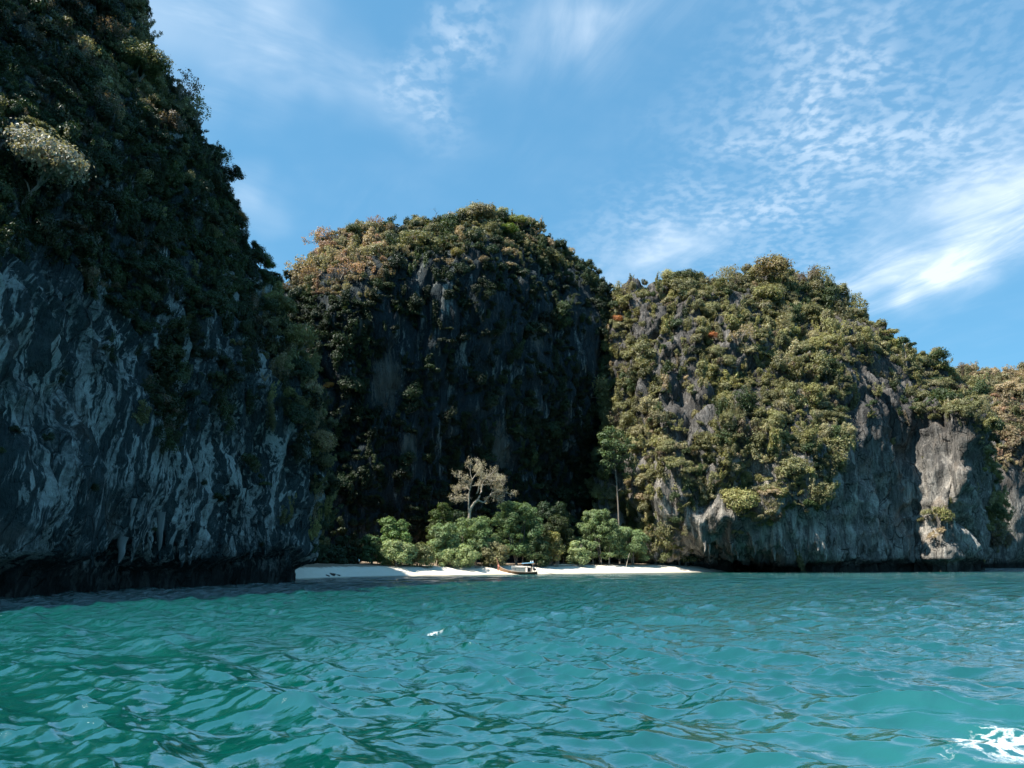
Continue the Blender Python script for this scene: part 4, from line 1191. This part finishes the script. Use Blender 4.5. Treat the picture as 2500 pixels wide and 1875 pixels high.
# ---------------------------------------------------------------- longtail boat
def paint(name, col, **kw):
    return simple(name, col, **kw)
WOOD = paint('hull_wood', (0.30, 0.17, 0.09), rough=0.55, var=0.35, scale=3.0)
WOOD_D = paint('hull_dark_band', (0.11, 0.075, 0.045), rough=0.6, var=0.4, scale=3.0)
RAIL = paint('gunwale_paint', (0.46, 0.37, 0.30), rough=0.5, var=0.12)
PROW = paint('prow_paint', (0.30, 0.16, 0.10), rough=0.5, var=0.15)
ROOF = paint('cabin_roof', (0.36, 0.38, 0.35), rough=0.6, var=0.12)
SIDE = paint('cabin_side', (0.24, 0.27, 0.25), rough=0.6, var=0.2)
DARK = paint('dark_metal', (0.02, 0.022, 0.025), rough=0.5, var=0.3)
BLUE = paint('awning_blue', (0.25, 0.50, 0.68), rough=0.6, var=0.15)
WHITE = paint('white_plastic', (0.78, 0.78, 0.76), rough=0.45, var=0.05)
RIB_A = paint('ribbon_coral', (0.75, 0.24, 0.16), rough=0.8, var=0.15)
RIB_B = paint('ribbon_pink', (0.80, 0.42, 0.34), rough=0.8, var=0.15)
bp0 = beach_point(1263, 1.0)
boat = empty('longtail_boat', (float(bp0[0]), float(bp0[1]), -0.02))
boat.rotation_euler = (0, math.radians(0.6), math.radians(-5))
tag(boat, 'wooden longtail boat with upswept prow and coral ribbons, beached at the waterline', 'boat')
xs = np.array([-4.35, -4.0, -3.6, -3.0, -2.0, -0.8, 0.6, 2.0, 3.2, 4.0, 4.35])
gun = np.array([2.05, 1.78, 1.52, 1.22, 0.92, 0.72, 0.60, 0.56, 0.58, 0.64, 0.68])
half = np.array([0.03, 0.16, 0.36, 0.58, 0.82, 0.94, 0.98, 0.94, 0.84, 0.70, 0.60])
keel = np.array([1.70, 1.05, 0.42, 0.05, -0.12, -0.16, -0.16, -0.14, -0.06, 0.06, 0.14])
def hull_shell(sc=1.0, dz=0.0):
    P = np.zeros((len(xs), 13, 3))
    for j in range(13):
        a = (j - 6) / 6.0
        f = abs(a) ** 1.7
        P[:, j, 0] = xs
        P[:, j, 1] = np.sign(a) * half * sc * abs(a) ** 0.62
        P[:, j, 2] = keel + dz + (gun - keel) * f
    return P
hull = obj('hull', MB().grid(hull_shell()).grid(hull_shell(0.93, 0.05)[:, ::-1]).box((4.33, 0, 0.42), (0.06, 1.16, 0.52)).mesh('hull', WOOD, True), boat)
mb = MB()
for sgn in (-1, 1):
    mb.tube(np.stack([xs, sgn * half * 1.01, gun + 0.01], 1), 0.055, 6)
obj('gunwale', mb.mesh('gunwale', RAIL, True), boat)
mb = MB()
for sgn in (-1, 1):
    P = np.zeros((len(xs) - 4, 3, 3))
    for j, f in enumerate((0.55, 0.75, 0.9)):
        a = f ** (1 / 1.7)
        P[:, j] = np.stack([xs[4:], sgn * (half * a ** 0.62)[4:] * 1.015, (keel + (gun - keel) * f * 0.62)[4:]], 1)
    mb.grid(P)
obj('side_band', mb.mesh('side_band', WOOD_D, True), hull)
obj('prow', MB().tube([(-4.0, 0, 1.45), (-4.2, 0, 1.95), (-4.42, 0, 2.7), (-4.68, 0, 3.45)], [0.15, 0.14, 0.12, 0.10], 8).box((-4.70, 0, 3.50), (0.26, 0.16, 0.14)).mesh('prow', PROW, False), boat)
for k, (x, y, ln, m) in enumerate(((-4.40, -0.16, 1.35, RIB_A), (-4.28, -0.20, 1.05, RIB_B), (-4.18, -0.22, 1.25, RIB_A), (-4.36, 0.12, 0.9, RIB_B))):
    t = np.linspace(0, 1, 8)
    P = np.zeros((8, 3, 3))
    for j in range(3):
        P[:, j] = np.stack([x + 0.07 * (j - 1) + 0.05 * np.sin(t * 5 + k), y - 0.05 * np.sin(t * 4 + j), 1.98 - t * ln], 1)
    obj('ribbon', MB().grid(P).mesh('ribbon', m, True), boat)
obj('ribbon_knot', MB().tube([(-4.16, 0, 1.80), (-4.20, 0, 1.95), (-4.25, 0, 2.12)], [0.19, 0.22, 0.18], 8).mesh('ribbon_knot', RIB_A, True), boat)
obj('foredeck', MB().box((-2.75, 0, 0.98), (1.5, 1.0, 0.06)).mesh('foredeck', RAIL), boat)
roof = np.zeros((8, 9, 3))
for i, x in enumerate(np.linspace(-1.35, 2.40, 8)):
    for j, y in enumerate(np.linspace(-0.98, 0.98, 9)):
        roof[i, j] = (x, y, 1.72 - 0.14 * (y / 0.98) ** 2 + 0.02 * math.sin(i))
obj('cabin_roof', MB().grid(roof).grid(roof[:, ::-1] - np.array([0, 0, 0.07])).mesh('cabin_roof', ROOF, True), boat)
for sgn in (-1, 1):
    for k, (x0, x1) in enumerate(((-0.30, 0.55), (0.58, 1.72))):
        obj('side_screen', MB().box(((x0 + x1) / 2, sgn * 0.93, 1.08), (x1 - x0, 0.03, 0.86)).mesh('side_screen', SIDE), boat)
    for x in (-1.0, -0.75, -0.5):
        obj('window_bar', MB().box((x, sgn * 0.93, 1.08), (0.10, 0.04, 0.86)).mesh('window_bar', ROOF), boat)
    for x in (-1.25, 1.78, 2.30):
        obj('cabin_post', MB().tube([(x, sgn * 0.92, 0.5), (x, sgn * 0.94, 1.64)], 0.035, 6).mesh('cabin_post', ROOF), boat)
for x in (-1.7, -0.6, 0.6):
    obj('bench', MB().box((x, 0, 0.62), (0.3, 1.5, 0.05)).mesh('bench', RAIL), boat)
aw = np.zeros((7, 7, 3))
for i, x in enumerate(np.linspace(1.0, 3.65, 7)):
    for j, y in enumerate(np.linspace(-0.85, 0.85, 7)):
        aw[i, j] = (x, y, 2.52 + 0.18 * i / 6 - 0.10 * (y / 0.85) ** 2)
obj('awning', MB().grid(aw).grid(aw[:, ::-1] - np.array([0, 0, 0.05])).mesh('awning', BLUE, True), boat)
for (x, z0, z1) in ((1.15, 1.62, 2.48), (3.5, 0.6, 2.62)):
    for sgn in (-1, 1):
        obj('awning_post', MB().tube([(x, sgn * 0.78, z0), (x, sgn * 0.76, z1)], 0.03, 6).mesh('awning_post', RAIL), boat)
for (x, y) in ((3.05, -0.3), (3.5, -0.2)):
    z = float(np.interp(x, [1, 3.65], [2.52, 2.70]))
    obj('float', MB().tube([(x, y, z), (x, y, z + 0.06), (x, y, z + 0.22), (x, y, z + 0.32), (x, y, z + 0.36)], [0.05, 0.13, 0.15, 0.09, 0.02], 8).mesh('float', WHITE, True), boat)
obj('dark_box', MB().box((2.65, 0.05, 1.12), (0.78, 1.2, 0.98)).mesh('dark_box', DARK), boat)  # plain near-black block between the cabin and the engine
en = obj('engine', MB().box((3.85, 0, 1.15), (0.62, 0.42, 0.42)).box((3.75, 0, 1.46), (0.34, 0.30, 0.22)).mesh('engine', DARK), boat)
obj('air_filter', MB().tube([(3.62, -0.12, 1.42), (3.62, -0.12, 1.50), (3.62, -0.12, 1.66), (3.62, -0.12, 1.72)], [0.08, 0.17, 0.16, 0.05], 8).mesh('air_filter', WHITE, True), en)
obj('exhaust', MB().tube([(4.0, -0.2, 1.25), (4.2, -0.25, 1.35), (4.35, -0.25, 1.7)], 0.05, 6).mesh('exhaust', DARK, True), en)
obj('engine_mount', MB().tube([(3.9, 0, 0.45), (3.9, 0, 1.0)], 0.07, 6).mesh('engine_mount', DARK), boat)
sh = obj('propeller_shaft', MB().tube([(4.1, 0, 1.12), (6.2, 0, 0.62), (8.35, 0, 0.14)], [0.055, 0.05, 0.045], 6).mesh('propeller_shaft', DARK), boat)
pr = MB()
for k in range(3):
    a = k * 2.094
    pr.box((8.42, 0.12 * math.cos(a), 0.12 + 0.12 * math.sin(a)), (0.05, 0.16, 0.10))
obj('propeller', pr.mesh('propeller', DARK), sh)
obj('tiller', MB().tube([(3.7, 0.05, 1.3), (3.2, 0.1, 1.5), (2.9, 0.1, 1.55)], 0.03, 6).mesh('tiller', DARK), en)
ty = np.arange(17) / 16 * 6.2832
obj('tyre_fender', MB().tube(np.stack([4.42 + 0 * ty, 0.30 * np.cos(ty) - 0.2, 0.46 + 0.32 * np.sin(ty)], 1), 0.10, 6).mesh('tyre_fender', DARK, True), boat)
mb = MB().tube([(-4.05, -0.05, 1.5), (-4.9, 0.8, 0.9), (-6.2, 2.6, 0.75), (-8.0, 5.2, 0.95)], 0.018, 4)
rp = obj('mooring_rope', mb.mesh('mooring_rope', RAIL), boat)

# boatman at the stern, standing beside the engine
def person(loc, rz):
    J = {'pel': (0, 0, .92), 'spi': (0, .01, 1.12), 'che': (0, .02, 1.34), 'nec': (0, .01, 1.48), 'hd0': (0, -.01, 1.56), 'hd1': (0, -.02, 1.70),
         'shl': (-.18, .02, 1.40), 'ell': (-.25, .03, 1.12), 'wrl': (-.22, -.12, .93), 'hal': (-.21, -.18, .87),
         'shr': (.18, .02, 1.40), 'elr': (.26, -.02, 1.13), 'wrr': (.20, -.22, 1.05), 'har': (.18, -.30, 1.04),
         'hil': (-.09, 0, .88), 'knl': (-.11, -.02, .48), 'anl': (-.12, .02, .08), 'tol': (-.13, -.15, .04),
         'hir': (.09, 0, .88), 'knr': (.11, -.02, .48), 'anr': (.12, .02, .08), 'tor': (.14, -.15, .04)}
    R = {'pel': .135, 'spi': .125, 'che': .145, 'nec': .055, 'hd0': .085, 'hd1': .095, 'shl': .065, 'shr': .065, 'ell': .045, 'elr': .045, 'wrl': .032, 'wrr': .032, 'hal': .04, 'har': .04,
         'hil': .095, 'hir': .095, 'knl': .065, 'knr': .065, 'anl': .045, 'anr': .045, 'tol': .04, 'tor': .04}
    E = [('pel', 'spi'), ('spi', 'che'), ('che', 'nec'), ('nec', 'hd0'), ('hd0', 'hd1'), ('che', 'shl'), ('shl', 'ell'), ('ell', 'wrl'), ('wrl', 'hal'), ('che', 'shr'), ('shr', 'elr'), ('elr', 'wrr'), ('wrr', 'har'),
         ('pel', 'hil'), ('hil', 'knl'), ('knl', 'anl'), ('anl', 'tol'), ('pel', 'hir'), ('hir', 'knr'), ('knr', 'anr'), ('anr', 'tor')]
    k = list(J)
    me = bpy.data.meshes.new('person')
    me.from_pydata([J[q] for q in k], [(k.index(a), k.index(b)) for a, b in E], [])
    o = link(bpy.data.objects.new('person', me))
    o.modifiers.new('skin', 'SKIN'); sd = o.modifiers.new('sub', 'SUBSURF'); sd.levels = sd.render_levels = 1
    for i, q in enumerate(k):
        v = me.skin_vertices[0].data[i]; v.radius = (R[q], R[q]); v.use_root = q == 'pel'
    dg = bpy.context.evaluated_depsgraph_get()
    new = bpy.data.meshes.new_from_object(o.evaluated_get(dg))
    o.modifiers.clear(); o.data = new
    for m in (paint('dark_clothes', (0.025, 0.027, 0.035), rough=0.9), paint('skin', (0.20, 0.11, 0.07), rough=0.6), paint('hair', (0.012, 0.010, 0.009), rough=0.6)):
        new.materials.append(m)
    for f in new.polygons:
        c = f.center
        f.material_index = 2 if c.z > 1.66 or (c.z > 1.58 and c.y > 0.02) else 1 if c.z > 1.47 or (abs(c.x) > 0.17 and c.z < 1.22 and c.z > 0.8) or c.z < 0.10 else 0
        f.use_smooth = True
    o.location = loc; o.rotation_euler = (0, 0, rz)
    tag(o, 'person in dark clothes standing under the blue awning at the boat stern', 'person')
pm = Matrix.Translation(boat.location) @ boat.rotation_euler.to_matrix().to_4x4()
person(pm @ Vector((3.25, -0.35, 0.62)), math.radians(60))
obj('stern_deck', MB().box((3.45, 0, 0.58), (1.5, 1.15, 0.05)).mesh('stern_deck', RAIL), boat)

# ---------------------------------------------------------------- small things on the sand and along the foot of the cliff
ROCKM = simple('shore_rock', (0.055, 0.05, 0.045), 0.85, 0.2, 0.5, 2.0, 0.8)
ROCKL = simple('shore_rock_pale', (0.22, 0.19, 0.16), 0.85, 0.2, 0.4, 2.0, 0.8)
def boulder(seed, sx, sy, sz, mat):
    n, k = 10, 16
    P = np.zeros((n, k + 1, 3))
    for i in range(n):
        ph = math.pi * i / (n - 1)
        for j in range(k + 1):
            th = 2 * math.pi * (j % k) / k
            d = np.array([math.sin(ph) * math.cos(th), math.sin(ph) * math.sin(th), math.cos(ph)])
            w = 1 + 0.33 * float(fbm(np.array([d[0] * 1.5 + seed]), np.array([d[1] * 1.5]), np.array([d[2] * 1.5]), 3, seed)[0])
            P[i, j] = d * w * np.array([sx, sy, sz])
    return MB().grid(P).mesh('boulder', mat, False)
for i, (px, py, w, h, m, lab) in enumerate([
        (1792, 1392, 3.2, 0.7, ROCKL, 'flat pale rock where the sand runs out'), (1835, 1391, 2.2, 0.8, ROCKM, 'dark rock in the shallows next to the flat pale rock'),
        (1880, 1390, 1.7, 0.5, ROCKM, 'small dark rock at the foot of the sunlit cliff'), (1862, 1391.5, 1.0, 0.35, ROCKL, 'tiny pale rock between two dark shore rocks'),
        (1770, 1388, 2.0, 1.1, ROCKM, 'brown rock wedged under the corner of the sunlit cliff')]):
    p = on_plane(px, py + 2, 0.0)
    o = obj('shore_rock', boulder(20 + i, w, w * 0.7, h, m)); o.location = (float(p[0]), float(p[1]), 0.05); tag(o, lab, 'rock', 'rocks at the foot of the sunlit cliff')
for i, (px, off, w, lab) in enumerate([(806, 2.6, 0.9, 'largest dark rock of the cluster on the shaded sand'), (796, 2.2, 0.6, 'flat dark rock at one end of the cluster on the shaded sand'), (823, 2.0, 0.55, 'dark rock nearest the sea on the shaded sand'), (814, 3.0, 0.5, 'small dark rock behind the cluster on the shaded sand'),
                                        (770, 6.0, 0.22, 'tiny dark stone alone on the shaded sand'), (843, 4.0, 0.22, 'tiny dark stone at the edge of the sunlit sand'), (832, 2.2, 0.2, 'pebble beside the cluster on the shaded sand')]):
    p = beach_point(px, off)
    o = obj('beach_rock', boulder(40 + i, w, w * 0.7, w * 0.38, ROCKM)); o.location = [float(v) for v in p]; tag(o, lab, 'rock', 'dark rocks on the shaded sand')
def log(name, label, pts, r, mat):
    P = np.array([beach_point(px, off) + np.array([0, 0, dz]) for px, off, dz in pts])
    b = P[0].copy()
    o = obj(name, MB().tube(P - b, np.linspace(r, r * 0.5, len(P)), 6).mesh(name, mat)); o.location = [float(v) for v in b]
    tag(o, label, 'log')
log('driftwood_log', 'long thin driftwood log at the back of the shaded sand', [(828, 13.5, 0.15), (850, 13.5, 0.25), (868, 13, 0.22), (882, 13, 0.12)], 0.14, BARK_PALE)
log('driftwood_log', 'short driftwood log below the white marker', [(874, 11.5, 0.1), (886, 11.5, 0.14), (896, 11.5, 0.08)], 0.12, BARK_PALE)
log('driftwood_log', 'pale driftwood log under the trees beside the boat stern', [(1352, 10.5, 0.2), (1375, 10.5, 0.35), (1398, 10.5, 0.3), (1420, 10, 0.15)], 0.22, BARK_PALE)
log('driftwood_log', 'brown driftwood log on the sand left of the prow', [(1160, 8, 0.1), (1172, 8, 0.16), (1184, 7.9, 0.1)], 0.22, BARK)
log('leaning_pole', 'thin bare stick leaning from the sand into the trees', [(1528, 8, -0.2), (1532, 8.3, 1.4), (1538, 8.6, 3.4)], 0.09, BARK_PALE)
p = beach_point(877, 12.2)
e = empty('white_marker', Vector([float(v) for v in p])); tag(e, 'small white marker on a thin post at the back of the shaded sand', 'marker')
obj('post', MB().tube([(0, 0, -0.2), (0.02, 0, 0.8), (0, 0, 1.3)], 0.03, 5).mesh('post', BARK), e)
obj('plate', MB().tube([(-0.08, -0.05, 0.95), (-0.08, -0.05, 1.05), (-0.08, -0.05, 1.3), (-0.08, -0.05, 1.42)], [0.04, 0.15, 0.15, 0.04], 8).mesh('plate', WHITE, True), e)
